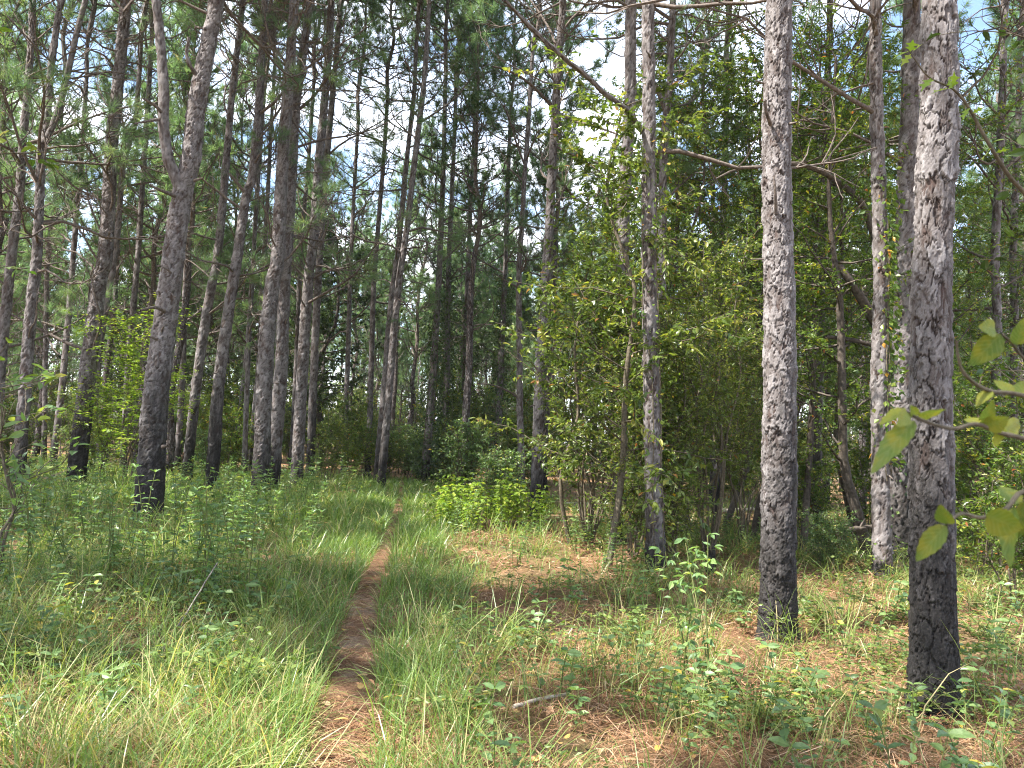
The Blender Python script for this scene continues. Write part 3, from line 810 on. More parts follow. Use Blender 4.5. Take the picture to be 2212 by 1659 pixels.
pine('sunlit grey pine with black foot right of the thicket', [(1681, 1372), (1680, 1100), (1678, 800), (1678, 547), (1678, 233), (1683, 0)], 80, 61,
     Hc=9.5, crown=4, cs=1.2, k=120, ds=.0085, depth=.024, cw=.066, ch=.12, char=1.7, seed=23, branches=1, stubs=0, live=0, bz=(6, 9), knots=12,
     limbs=[([(1665, 270, -.12), (1656, 245, -.22), (1652, 218, -.28)], 9, 6, 'branch_stub'),
            ([(1676, 462, -.15), (1675, 420, -.24), (1672, 380, -.27)], 8, 4, 'branch_stub'),
            ([(1705, 268, -.1), (1722, 264, -.2)], 7, 3, 'branch_stub'),
            ([(1650, 180, -.1), (1632, 174, -.15)], 5, 2, 'branch_stub'),
            ([(1650, 560, -.1), (1622, 560, -.1)], 4, 2, 'branch_stub')])
pine('big rough barked pine with charred foot at right', [(2017, 1545), (2018, 1250), (2017, 900), (2021, 547), (2035, 233), (2041, 0)], 101, 80,
     Hc=9, crown=2, cs=1.2, k=150, ds=.0075, depth=.028, cw=.08, ch=.16, char=2.0, seed=24, branches=0, stubs=0, bz=(6, 9), knots=12)
pine('vine hung pine between the two big right pines', [(1910, 1250), (1908, 1100), (1905, 853), (1908, 620), (1905, 467), (1898, 167), (1895, 0)], 41, 27,
     Hc=9.5, crown=6, k=48, ds=.02, depth=0.027, char=.35, seed=25, branches=2, live=0, bz=(6, 9), knots=6,
     vine=dict(z0=1.5, z1=5.6, n=520, off=(.02, .14), side=-.6, ll=.085, mat='broad'))
pine('thick shaded pine behind the rough barked one', [(1945, 1190), (1946, 1000), (1955, 620), (1955, 467), (1965, 200), (1971, 0)], 52, 38,
     D=11.8, Hc=10, crown=1, cs=1.2, k=48, ds=.022, depth=0.027, char=1.5, seed=26, branches=2, live=0, bz=(6, 10),
     vine=dict(z0=.1, z1=4.5, n=400, off=(.01, .1), ll=.06, mat='dark'))
pine('slim sunlit pine near the right edge', [(2148, 1050), (2155, 720), (2151, 553), (2158, 333), (2165, 150), (2170, 0)], 22, 15,
     D=16, Hc=11.5, crown=5, k=30, ds=.035, depth=0.023, seed=27, branches=6, live=2, bz=(4, 11),
     limbs=[([(2160, 600, 0), (2140, 590, -.3), (2105, 560, -.8)], 6, 3, 'branch')])
pine('dim pine cut by the right edge', [(2188, 1000), (2192, 700), (2190, 553), (2200, 300), (2205, 100)], 19, 12,
     D=18, Hc=12, crown=7, k=28, ds=.04, depth=0.021, seed=28, branches=6, live=3, bz=(4, 11))
pine('pale slim pine behind the curved oak', [(1765, 1010), (1768, 853), (1776, 553), (1782, 300), (1788, 100)], 20, 14,
     D=16.5, Hc=12, crown=0, k=28, ds=.04, depth=0.021, seed=29, branches=5, live=1, bz=(5, 11))
pine('thin pine seen between thicket and grey pine', [(1548, 1060), (1555, 850), (1560, 600), (1568, 350), (1572, 150)], 18, 12,
     D=17, Hc=12, crown=3, k=26, ds=.04, depth=0.019, seed=30, branches=4, live=2, bz=(5, 11))
# thinner stems in the left half
for q, (lb, pts, w0, w1, D) in enumerate([
    ('thin pine left of the straight dark pine', [(118, 975), (133, 830), (150, 640), (165, 450), (176, 300), (185, 150)], 15, 9, 22),
    ('thin pine leaning against sky near the left edge', [(96, 960), (100, 700), (103, 547), (120, 383), (133, 200)], 11, 7, 26),
    ('slim pine directly behind the straight dark pine', [(196, 985), (215, 760), (250, 547), (265, 370), (280, 300), (293, 250), (300, 140)], 17, 10, 21),
    ('slim pine right of the straight dark pine', [(268, 990), (280, 760), (300, 547), (313, 333), (323, 200), (331, 60)], 15, 10, 23),
    ('thin pine showing behind the large forked pine', [(385, 985), (395, 820), (403, 560), (412, 450), (440, 250)], 15, 8, 24),
    ('pale thin pine left of the close pair', [(505, 985), (520, 880), (533, 753), (545, 586), (556, 400), (570, 200)], 13, 8, 26),
    ('dark thin pine carrying one drooping needle tuft', [(527, 1040), (531, 880), (538, 686), (548, 520), (560, 300), (580, 120)], 12, 7, 22),
    ('thin sunlit pine touching the close pair', [(545, 975), (550, 900), (560, 786), (567, 640), (580, 430), (590, 250)], 13, 8, 25),
    ('thin pine left of the twiggy pine', [(632, 960), (640, 800), (650, 560), (668, 330), (680, 160)], 12, 8, 28),
    ('thin pine between twiggy and leaning pines', [(745, 955), (752, 760), (757, 600), (765, 420), (775, 250)], 12, 8, 29),
]):
    pine(lb, pts, w0, w1, D=D, Hc=13 + (q % 3), crown=q % 8, cs=.9, k=22, ds=.05, depth=0.017, char=1.2, seed=40 + q, branches=5, live=3, bz=(4, 13), knots=3)

# ------------------------------------------------------------------ the pines of the background stand and the unseen ones added for shade beside and behind the camera
rng = np.random.default_rng(5)
AUTOP = []
def plain_pine(x, y, label, group, s, tk, ck, cscale):
    r = empty('pine_tree', (x, y, float(zg(x, y))), rng.uniform(0, 6.28), s)
    tag(r, label, 'pine tree', group)
    obj('trunk', TRUNK[tk], r)
    c = obj('crown', CROWN[ck], r, (0, 0, TRUNK_H[tk] - .1)); c.scale = (cscale,) * 3
    c.rotation_euler = (rng.normal(0, .03), rng.normal(0, .03), rng.uniform(0, 6.28))
    return r
spots = []
def spaced(x, y, d):
    for a, b in taken + spots:
        if (a - x) ** 2 + (b - y) ** 2 < d * d:
            return False
    return True
tries = 0
while len(spots) < 215 and tries < 9000:
    tries += 1
    y = 20 + 58 * rng.random() ** .85; x = rng.uniform(-.78, .78) * y
    if abs(x - float(pathx(min(y, 59)))) < 1.2 and y < 34:
        continue
    if not spaced(x, y, 1.9 if y < 45 else 2.2):
        continue
    spots.append((x, y))
for x, y in spots:
    u = x / y
    side = 'left' if u < -.12 else ('right' if u > .2 else 'middle')
    far = 'far' if y > 42 else 'mid distance'
    pt_ = plain_pine(x, y, f'slim pine of the {side} background stand in the {far}', f'{far} pines, {side} of the picture', rng.uniform(.8, 1.12), rng.integers(6), rng.integers(8), rng.uniform(.8, 1.1))
    AUTOP.append((pt_, 'slim background pine' if y < 42 else 'far thin pine', 'far'))
young = 0
for q in range(400):
    if young >= 34:
        break
    y = 27 + 40 * rng.random(); x = rng.uniform(-.7, .7) * y
    if abs(x - float(pathx(min(y, 59)))) < 1.5 and y < 34 or not spaced(x, y, 1.5):
        continue
    young += 1
    side = 'left' if x / y < -.12 else ('right' if x / y > .2 else 'middle')
    r = empty('young_pine', (x, y, float(zg(x, y))), rng.uniform(0, 6.28), rng.uniform(.55, .85))
    tag(r, f'young pine with low green boughs in the {side} background', 'pine tree', f'young pines, {side} of the picture')
    AUTOP.append((r, 'young green boughed pine', 'far'))
    tr_ = obj('trunk', TRUNK[5], r); tr_.scale = (.8, .8, .42)
    obj('crown', CROWN[rng.integers(8)], r, (0, 0, 1.85))
# unseen pines added round the photographer so their crowns shade the view
around = [(-9.0, 4.2), (-11.8, 3.2), (-6.2, -.8), (-14.5, 6.6), (-13.8, 10.2), (-10.5, -4.5), (-16.5, 8.0), (-2.6, -5.2), (-15.5, -2.0), (-22.5, 20.5), (7.5, 2.2), (-20.5, 13.0), (10.5, 7.5)]
for q, (x, y) in enumerate(around):
    plain_pine(x, y, 'tall unseen pine added outside the picture to shade the view', 'unseen pines added for shade', rng.uniform(1.15, 1.4), q % 6, (q * 3) % 8, rng.uniform(1.0, 1.2))

# ------------------------------------------------------------------ broadleaf trees and shrubs
def make_shrub(seed, h, spread, stems=1, nb=14, bl=1.0, twigs=4, tl=.45, n=1500, ll=.09, lw=.045, shape='tri', leafmat='broad', woodmat='stem', t0=.25, droop=.3, el=(10, 50), r0=.03,
               lean=(0, 0), pinnate=False, base_r=.06, taper_b=.5, name='shrub', up=.3, jit=.6, trunkpts=None):
    rng = np.random.default_rng(seed); wood = MB(); lv = MB()
    anch, tang = [], []
    for s in range(stems):
        a = rng.uniform(0, 6.28); sp = spread * rng.uniform(.1, .45) * (stems > 1)
        hh = h * rng.uniform(.75, 1.0) if stems > 1 else h
        if trunkpts is not None:
            P = spline(trunkpts, 16)
        else:
            b0 = np.array([math.cos(a), math.sin(a), 0]) * (base_r * math.sqrt(rng.random()) * (stems > 1))
            P = [b0 - np.array([0, 0, .1])]
            for q in range(1, 6):
                f = q / 5
                P.append(b0 + np.array([math.cos(a) * sp * f ** 1.3 + lean[0] * f + rng.normal(0, .03 * h), math.sin(a) * sp * f ** 1.3 + lean[1] * f + rng.normal(0, .03 * h), hh * f]))
            P = spline(P, 16)
        wood.add(*tube(P, np.linspace(r0, r0 * .18 + .003, 16), 7))
        az = rng.uniform(0, 6.28)
        for b in range(nb):
            f = t0 + (1 - t0) * (b + rng.random()) / nb; k = min(14, int(f * 15)); az += 2.4 + rng.normal(0, .5)
            e = R(rng.uniform(*el)); ln = bl * (1 - taper_b * f) * rng.uniform(.6, 1.2)
            B = wander(P[k] + (P[k + 1] - P[k]) * rng.random(), (math.cos(az) * math.cos(e), math.sin(az) * math.cos(e), math.sin(e)), ln, 7, rng, up, .16)
            wood.add(*tube(B, np.linspace(max(.005, r0 * .3 * (1 - .5 * f)), .003, 7), 4))
            for q in range(2, 7):
                anch.append(B[q]); tang.append(B[q] - B[q - 1])
            for q in range(twigs):
                k2 = rng.integers(1, 6)
                T = wander(B[k2], norm(B[k2 + 1] - B[k2]) + rng.normal(0, .6, 3) * np.array([1, 1, .6]), tl * rng.uniform(.5, 1.2), 5, rng, -droop * .4, .15)
                wood.add(*tube(T, np.linspace(.004, .002, 5), 3))
                for g in range(4):
                    for z in (0, .5):
                        anch.append(T[g] + (T[g + 1] - T[g]) * z); tang.append(T[g + 1] - T[g])
                anch.append(T[4]); tang.append(T[4] - T[3])
    anch = np.array(anch); tang = norm(np.array(tang))
    pick = rng.integers(0, len(anch), n)
    Pn = anch[pick] + rng.normal(0, .012, (n, 3)); Tn = tang[pick]
    if pinnate:
        S = norm(np.cross(Tn, np.array([0, 0, 1.0]) + rng.normal(0, .15, (n, 3)))) * np.where(rng.random(n) < .5, -1, 1)[:, None]
        D = S + Tn * .35 + np.array([0, 0, -droop])
    else:
        D = Tn * .7 + norm(rng.normal(0, 1, (n, 3)) * np.array([1, 1, .5])) * .9 + np.array([0, 0, -droop])
    clump = np.repeat(rng.normal(0, .22, len(anch) // 9 + 1), 9)[:len(anch)][pick]
    r = np.clip(rng.beta(2, 2, n) * .95 + clump, 0, .96)
    r = np.where(rng.random(n) < .012, 1.0, r)
    leaves_into(lv, Pn, D, ll * rng.uniform(.6, 1.25, n), lw * rng.uniform(.7, 1.25, n), shape, rng, mat=0, rnd=r, jit=jit)
    return wood.mesh(name + '_stem', [M[woodmat]], True), lv.mesh(name + '_foliage', [M[leafmat]])
def place(pair, name, cat, label, loc, rz=0.0, s=1.0, group=None, stem='stem', fol='foliage'):
    loc = np.array([loc[0], loc[1], float(zg(loc[0], loc[1]))])
    r = empty(name, loc, rz, s); tag(r, label, cat, group)
    obj(stem, pair[0], r); obj(fol, pair[1], r)
    return r
def gp(u, D):                         # x on the ground at depth D in column u
    v = 955 + (u - 1106) * math.tan(ROLL) + F * CAM_H / D
    return at(u, v, D)[:2]

# the tall thicket right of the path
sap1 = make_shrub(700, 6.0, 1.2, 1, 40, 1.8, 7, .6, 5600, .1, .042, 'ovate', 'sunny', t0=.12, droop=.45, r0=.05, el=(0, 45), taper_b=.35, name='sapling')
place(sap1, 'broadleaf_sapling', 'sapling', 'tall leafy sapling with dark thin trunk in front of the thicket', ground_at(1312, 1232)[:2], 0.4)
sap2 = make_shrub(701, 5.0, 1.0, 1, 32, 1.6, 6, .55, 3800, .095, .042, 'ovate', 'sunny', t0=.15, droop=.4, r0=.035, el=(0, 45), taper_b=.4, name='sapling')
place(sap2, 'broadleaf_sapling', 'sapling', 'leafy sapling reaching over the sunlit pine in front of the thicket', gp(1235, 11.8), 1.0)
fine1 = make_shrub(702, 4.6, 1.5, 8, 16, 1.0, 5, .42, 11000, .072, .027, 'tri', 'sunny', t0=.3, droop=.15, r0=.022, el=(10, 60), name='thicket_shrub')
fine2 = make_shrub(703, 3.6, 1.3, 7, 16, .9, 5, .4, 9000, .07, .028, 'tri', 'sunny', t0=.08, droop=.2, r0=.02, el=(10, 60), name='thicket_shrub')
place(fine1, 'thicket_shrub', 'shrub', 'tall fine leaved shrub filling the thicket left of the grey pine', gp(1530, 11.5), .3)
place(fine2, 'thicket_shrub', 'shrub', 'fine leaved shrub between the thin trunked sapling and the vine hung pine', gp(1365, 10.6), 3.4, .95)
place(fine1, 'thicket_shrub', 'shrub', 'tall fine leaved shrub left in the thicket behind the thin trunked sapling', gp(1270, 12.2), 5.1, 1.0)
place(fine2, 'thicket_shrub', 'shrub', 'fine leaved shrub at the foot of the vine hung pine', gp(1450, 10.8), 1.2)
place(fine1, 'thicket_shrub', 'shrub', 'fine leaved shrub touching the left side of the grey pine', gp(1605, 13.0), 2.7, .8)
place(fine1, 'thicket_shrub', 'shrub', 'shrub mass deep in the middle of the thicket', gp(1385, 13.5), 4.0, .9)
under = make_shrub(704, 9.5, 2.0, 1, 58, 2.4, 8, .75, 10500, .1, .036, 'tri', 'broad', 'oakbark', t0=.25, droop=.5, r0=.07, el=(-5, 45), taper_b=.4, name='understory_tree')
place(under, 'understory_tree', 'broadleaf tree', 'slim leafy understory tree rising behind the thicket', gp(1560, 15.5), .5, stem='trunk', fol='crown')
place(under, 'understory_tree', 'broadleaf tree', 'leafy understory tree behind the grey pine', gp(1760, 18.0), 2.5, 1.0, stem='trunk', fol='crown')
place(under, 'understory_tree', 'broadleaf tree', 'leafy understory tree behind the right edge pines', gp(2110, 20.0), 4.1, .9, stem='trunk', fol='crown')
place(under, 'understory_tree', 'broadleaf tree', 'leafy understory tree above the left part of the thicket', gp(1300, 19.0), 5.3, .85, stem='trunk', fol='crown')

for lb, u, D, a_, s_ in (('leafy understory tree right behind the fine leaved shrubs', 1495, 13.5, 2.2, .85), ('leafy understory tree filling the gap left of the grey pine', 1625, 14.5, 5.0, 1.0), ('leafy understory tree filling the gap right of the grey pine', 1735, 13.2, 1.3, .95),
                        ('leafy understory tree above the crooked oak', 1850, 16.0, 3.9, 1.1), ('leafy understory tree behind the rough barked pine', 2070, 15.0, 2.8, 1.0), ('leafy understory tree between the thicket pines', 1380, 15.5, .7, 1.1),
                        ('leafy understory tree deep behind the vine hung pine', 1860, 23, .9, 1.0), ('leafy understory tree in the depth left of the curved oak', 1680, 25, 3.3, 1.05), ('leafy understory tree in the depth of the right edge', 2230, 17, 1.9, .9),
                        ('leafy understory tree deep behind the fine leaved thicket', 1450, 24, 4.6, 1.0), ('leafy understory tree in the depth behind the rough barked pine', 2000, 27, .2, 1.1)):
    place(under, 'understory_tree', 'broadleaf tree', lb, gp(u, D), a_, s_, stem='trunk', fol='crown')

# the crooked oak
D_ = 12.3
oak_pts = [at(u, v, D_) for u, v in ((1878, 1185), (1858, 1130), (1838, 1060), (1821, 986), (1818, 786), (1812, 620), (1801, 553), (1790, 430), (1796, 300), (1806, 120))]
ob_ = np.array([oak_pts[0][0], D_, 0.0]); oak_l = np.array(oak_pts) - ob_; oak_l[0][2] = -.1
oak = make_shrub(710, 7, 1.6, 1, 46, 2.0, 7, .6, 7000, .085, .036, 'tri', 'broad', 'oakbark', t0=.3, droop=.25, r0=.1, el=(0, 50), taper_b=.35, trunkpts=oak_l, name='oak')
oroot = place(oak, 'oak_tree', 'oak tree', 'crooked dark oak leaning out between the two big pines', ob_[:2], stem='trunk', fol='crown')
for lp, wa, wb in (([(1891, 513, .1), (1858, 433, 0), (1795, 380, -.2), (1755, 362, -.3), (1715, 353, -.4), (1600, 362, -.6), (1545, 385, -.7)], 16, 4),
                   ([(1893, 700, .2), (1868, 655, .1), (1835, 603, 0), (1812, 570, 0)], 24, 16),
                   ([(1893, 745, .1), (1845, 733, .1), (1785, 725, .1)], 12, 8)):
    mb = MB(); Q = np.array([at(u, v, D_ + dd) for u, v, dd in lp]) - ob_
    mb.add(*tube(spline(Q, 20), np.linspace(wa, wb, 20) / F * D_ / 2, 8))
    obj('limb', mb.mesh('limb', [M['oakbark']], True), oroot)

# dark evergreens behind the left pines
ever = make_shrub(720, 9.5, 3.0, 1, 54, 3.4, 9, .9, 14000, .15, .075, 'tri', 'dark', 'oakbark', t0=.08, droop=.3, r0=.13, el=(0, 50), taper_b=.55, name='evergreen')
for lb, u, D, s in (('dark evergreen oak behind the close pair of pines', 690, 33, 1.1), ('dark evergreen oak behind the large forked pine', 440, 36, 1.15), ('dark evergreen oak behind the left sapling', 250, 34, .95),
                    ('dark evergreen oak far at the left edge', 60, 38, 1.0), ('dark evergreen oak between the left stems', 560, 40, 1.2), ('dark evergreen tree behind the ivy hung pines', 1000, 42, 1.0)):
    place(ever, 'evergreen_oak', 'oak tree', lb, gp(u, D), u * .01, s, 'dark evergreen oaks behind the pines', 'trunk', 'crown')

# bright sapling at left
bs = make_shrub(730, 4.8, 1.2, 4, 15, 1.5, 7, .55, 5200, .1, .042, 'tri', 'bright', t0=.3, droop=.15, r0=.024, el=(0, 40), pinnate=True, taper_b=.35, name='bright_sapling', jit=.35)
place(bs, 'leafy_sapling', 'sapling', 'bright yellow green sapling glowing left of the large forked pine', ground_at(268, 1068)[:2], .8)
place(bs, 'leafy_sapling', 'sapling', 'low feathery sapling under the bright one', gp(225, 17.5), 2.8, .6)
# lit bush right of the path
# shrubs of the middle ground
sh = [make_shrub(750 + q, [2.2, 3.2, 1.6, 2.8][q], [1.2, 1.2, 1.0, 1.5][q], 9, 9, [.75, .95, .6, .95][q], 5, .38, [4200, 5600, 3800, 5600][q], .085, .04, 'tri', ['broad', 'broad', 'herb', 'bramble'][q], t0=.12, droop=.25, r0=.013, el=(5, 60), base_r=.35, name='shrub') for q in range(4)]
rng = np.random.default_rng(77)
named = [('green bush standing where the path disappears', 846, 27.5, 0, .8), ('low bush at the right side of the path end', 915, 25.5, 2, .8), ('bush behind the leaning path pine', 800, 28.5, 3, .75), ('rounded bush closing the end of the path', 880, 29, 2, 1.0), ('bush left of the path end', 760, 26, 0, .9), ('green shrub behind the twiggy pine', 700, 24, 3, .8), ('leafy shrub between the path and the ivy pines', 950, 27, 2, .9),
         ('shrub with broad leaves behind the pale slim pine', 1100, 24, 0, .9), ('low spreading shrub left of the thicket with reddish leaves', 1075, 17, 2, .85),
         ('small sunny shrub in front of the crooked oak', 1795, 11.3, 2, .5), ('dark shrub right of the grey pine', 1755, 14.0, 0, .8), ('shrub behind the vine hung pine', 1870, 15.0, 1, .9),
         ('big leafy shrub at the right edge', 2160, 10.5, 1, .95), ('shrub behind the rough barked pine on its right', 2095, 12.5, 3, .9), ('shrub at the far right below the slim pine', 2215, 8.6, 0, .8),
         ('shrub between left edge and forking pine', 20, 17, 0, .9), ('shrub behind the straight dark pine', 180, 20, 3, .8), ('light shrub right of the large forked pine', 430, 22, 2, .9), ('shrub behind the slim char striped pine', 400, 25, 1, .8)]
for lb, u, D, q, s in named:
    place(sh[q], 'shrub', 'shrub', lb, gp(u, D), rng.uniform(0, 6.28), s)
for q in range(190):
    y = 23 + 52 * rng.random() ** .9; x = rng.uniform(-.75, .75) * y
    if abs(x - float(pathx(min(y, 59)))) < 1.6 and y < 29:
        continue
    side = 'left' if x / y < -.12 else ('right' if x / y > .2 else 'middle')
    pt_ = place(sh[rng.integers(4)], 'shrub', 'shrub', f'shrub of the {side} undergrowth far among the trunks', (x, y), rng.uniform(0, 6.28), rng.uniform(.7, 1.4) * (1.5 if y > 42 else 1), f'undergrowth shrubs, {side} of the picture')
    AUTOP.append((pt_, 'undergrowth shrub' if y < 42 else 'far undergrowth shrub', 'far'))

# the far wood that reads as one mass
rng = np.random.default_rng(88); mb = MB()
for q in range(130):
    a = rng.uniform(-.85, .85); D = rng.uniform(82, 120); x = a * D
    P = spline([np.array([x, D, -.3]), np.array([x + rng.normal(0, .3), D, 8]), np.array([x + rng.normal(0, .6), D, 17])], 6)
    mb.add(*tube(P, np.linspace(.16, .05, 6), 5))
n = 45000
a = rng.uniform(-.88, .88, n); D = rng.uniform(82, 125, n); z = np.where(rng.random(n) < .45, rng.gamma(1.6, 1.3, n), 7 + 10 * rng.random(n))
z = np.minimum(z, 15 + 5 * vnoise(a * 14, D * .05, 4))
leaves_into(mb, np.stack([a * D, D, z], 1), rng.normal(0, 1, (n, 3)) * np.array([1, 1, .6]), rng.uniform(.3, .8, n), rng.uniform(.12, .35, n), 'tri', rng, mat=1)
tag(obj('distant_woodland', mb.mesh('distant_woodland', [M['twig'], M['needle']])), 'far wood behind the pines reading as one mass', 'woodland', kind='stuff')

# ------------------------------------------------------------------ herbs
def herb_mesh(kind, seed):
    rng = np.random.default_rng(seed); mb = MB()
    P, D, L, W = [], [], [], []
    def leafs(p, d, l, w):
        P.append(p); D.append(d); L.append(l); W.append(w)
    if kind == 'tall':
        for s in range(rng.integers(3, 6)):
            a = rng.uniform(0, 6.28); h = rng.uniform(.65, 1.05)
            S = wander((math.cos(a) * .06, math.sin(a) * .06, -.03), (math.cos(a) * .22, math.sin(a) * .22, 1), h, 12, rng, .2, .05)
            mb.add(*tube(S, np.linspace(.006, .003, 12), 4), rnd=.5)
            az = rng.uniform(0, 6.28)
            for q in range(3, 12):
                az += 1.4
                f = q / 11; l = (.13 - .05 * f) * rng.uniform(.8, 1.15)
                for z in ((0, 3.14) if q < 11 else (0, 1.57, 3.14, 4.7)):
                    leafs(S[q], (math.cos(az + z), math.sin(az + z), rng.uniform(-.15, .35) + (.5 if q == 11 else 0)), l, l * .36)
        shape, lm = 'ovate', 'herb'
    elif kind == 'bramble':
        for s in range(rng.integers(7, 11)):
            a = rng.uniform(0, 6.28); h = rng.uniform(.3, .75)
            S = wander((0, 0, -.02), (math.cos(a) * .8, math.sin(a) * .8, 1), h, 9, rng, -.9, .12)
            mb.add(*tube(S, np.linspace(.004, .002, 9), 4), rnd=.5)
            for q in range(2, 9):
                az = rng.uniform(0, 6.28); pet = S[q] + np.array([math.cos(az) * .03, math.sin(az) * .03, .02])
                for z in (-.95, 0, .95):
                    l = rng.uniform(.034, .052)
                    leafs(pet, (math.cos(az + z), math.sin(az + z), rng.uniform(-.25, .2)), l, l * .62)
        shape, lm = 'ovate', 'bramble'
    elif kind == 'seedling':
        for s in range(rng.integers(1, 4)):
            a = rng.uniform(0, 6.28); h = rng.uniform(.18, .42)
            S = wander((rng.normal(0, .05), rng.normal(0, .05), -.02), (math.cos(a) * .25, math.sin(a) * .25, 1), h, 7, rng, .1, .08)
            mb.add(*tube(S, np.linspace(.004, .002, 7), 4), rnd=.5)
            az = rng.uniform(0, 6.28)
            for q in range(2, 7):
                az += 1.57 + rng.normal(0, .2)
                for z in (0, 3.14) if q < 6 else (0, 2.1, 4.2):
                    l = rng.uniform(.05, .085)
                    leafs(S[q], (math.cos(az + z), math.sin(az + z), rng.uniform(-.1, .4)), l, l * .5)
        shape, lm = 'ovate', 'herb'
    else:                              # slender
        for s in range(2):
            a = rng.uniform(0, 6.28); h = rng.uniform(.95, 1.25)
            S = wander((s * .05, 0, -.03), (math.cos(a) * .12, math.sin(a) * .12, 1), h, 14, rng, .1, .04)
            mb.add(*tube(S, np.linspace(.007, .003, 14), 5), rnd=.5)
            az = rng.uniform(0, 6.28)
            for q in range(3, 14):
                az += 1.57
                for z in (0, 3.14):
                    if rng.random() < .2:
                        continue
                    d0 = np.array([math.cos(az + z), math.sin(az + z), .4]); pe = S[q] + d0 * .05
                    l = rng.uniform(.05, .085)
                    for y in (-.8, 0, .8):
                        leafs(pe, (math.cos(az + z + y), math.sin(az + z + y), rng.uniform(-.7, .1)), l, l * .48)
        shape, lm = 'ovate', 'herb'
    leaves_into(mb, np.array(P), np.array(D), np.array(L), np.array(W), shape, rng, mat=1, jit=.35)
    return mb.mesh(kind + '_herb', [M['greenstem'], M[lm]])
def weeds(seed, n, rad):
    """a loose stand of soft bright weeds grown together"""
    rng = np.random.default_rng(seed); st = MB(); lv = MB(); P, D, L = [], [], []
    for s in range(n):
        a = rng.uniform(0, 6.28); rr = rad * math.sqrt(rng.random()); h = rng.uniform(.6, 1.25) * (1 - .35 * rr / rad)
        S = wander((math.cos(a) * rr, math.sin(a) * rr * .8, -.03), (math.cos(a) * .15, math.sin(a) * .15, 1), h, 11, rng, .1, .07)
        st.add(*tube(S, np.linspace(.005, .002, 11), 4)); az = rng.uniform(0, 6.28)
        for q in range(3, 11):
            az += 1.57
            for z in (0, 3.14) if q < 10 else (0, 1.57, 3.14, 4.7):
                for y in (-.6, .1, .7):
                    d = np.array([math.cos(az + z + y), math.sin(az + z + y), rng.uniform(-.75, .15)])
                    P.append(S[q] + np.array([math.cos(az + z), math.sin(az + z), .1]) * .05); D.append(d); L.append(rng.uniform(.06, .105))
    L = np.array(L)
    leaves_into(lv, np.array(P), np.array(D), L, L * .5, 'ovate', rng, mat=0, jit=.35)
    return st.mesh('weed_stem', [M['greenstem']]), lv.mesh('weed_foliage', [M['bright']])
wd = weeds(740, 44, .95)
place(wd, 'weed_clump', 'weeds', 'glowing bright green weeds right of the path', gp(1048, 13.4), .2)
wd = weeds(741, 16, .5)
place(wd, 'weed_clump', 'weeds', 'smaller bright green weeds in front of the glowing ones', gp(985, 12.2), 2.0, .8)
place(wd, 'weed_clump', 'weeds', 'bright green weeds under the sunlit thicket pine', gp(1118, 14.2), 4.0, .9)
HERB = {k: [herb_mesh(k, 800 + 10 * a + q) for q in range(n)] for a, (k, n) in enumerate((('tall', 5), ('bramble', 5), ('seedling', 6), ('slender', 3)))}
rng = np.random.default_rng(91)
STUMP = ground_at(1535, 1250)
def herb(kind, name, cat, label, x, y, s, group=None):
    o = obj(name, HERB[kind][rng.integers(len(HERB[kind]))], None, (x, y, float(zg(x, y))))
    o.rotation_euler = (rng.normal(0, .06), rng.normal(0, .06), rng.uniform(0, 6.28)); o.scale = (s, s, s * rng.uniform(.9, 1.1))
    return tag(o, label, cat, group)
AUTO = []
def scatter(kind, name, cat, label, group, n, ulo, uhi, dlo, dhi, smin, smax, power=1.0, short='herb'):
    c = 0
    for q in range(n * 6):
        if c >= n:
            break
        D = dlo + (dhi - dlo) * rng.random() ** power
        x, y = gp(rng.uniform(ulo, uhi), D)
        if abs(x - float(pathx(y))) < .55 + .25 * rng.random():
            continue
        if y < 9.2 and abs(x / y - STUMP[0] / STUMP[1]) < .035 and y > 5.2:
            continue
        if any((x - a) ** 2 + (y - b) ** 2 < .06 for a, b in taken):
            continue
        AUTO.append((herb(kind, name, cat, label, x, y, rng.uniform(smin, smax), group), short, 'near')); c += 1
scatter('tall', 'tall_herb', 'herb', 'tall leafy herb in the weeds in front of the pines left of the path', 'tall herbs left of the path', 62, 0, 720, 6.2, 14, .75, 1.1, .8, short='tall leafy herb')
scatter('tall', 'tall_herb', 'herb', 'tall herb standing far back in the sunny grass at left', 'tall herbs in the far grass', 45, -20, 760, 14, 22, .8, 1.2, short='tall leafy herb')
scatter('tall', 'tall_herb', 'herb', 'leafy herb in the green band right of the path', 'herbs right of the path', 30, 960, 1650, 9, 16, .5, .8, short='tall leafy herb')
scatter('bramble', 'bramble', 'bramble', 'low bramble in the shade left of the path', 'brambles left of the path', 50, -10, 560, 4.2, 9.5, .6, 1.1, short='low bramble')
scatter('bramble', 'bramble', 'bramble', 'low bramble on the pine straw right of the path', 'brambles right of the path', 62, 980, 2230, 4.4, 9.5, .6, 1.1, short='low bramble')
scatter('bramble', 'bramble', 'bramble', 'bramble in the undergrowth behind the big right pines', 'brambles behind the right pines', 45, 1250, 2230, 9.5, 17, .8, 1.4, short='low bramble')
scatter('seedling', 'seedling', 'seedling', 'small broad leaved seedling in the near grass left of the path', 'seedlings left of the path', 40, -10, 620, 3.2, 7, .7, 1.15, short='small broad leaved seedling')
scatter('seedling', 'seedling', 'seedling', 'small broad leaved seedling on the near straw right of the path', 'seedlings right of the path', 66, 900, 2230, 3.2, 7.5, .75, 1.3, short='small broad leaved seedling')
herb('slender', 'slender_herb', 'herb', 'tall slender herb with drooping leaves left of the grey pine', *ground_at(1545, 1500)[:2], 1.05)
herb('slender', 'slender_herb', 'herb', 'slender herb just left of the tallest drooping one', *ground_at(1492, 1440)[:2], 1.0)
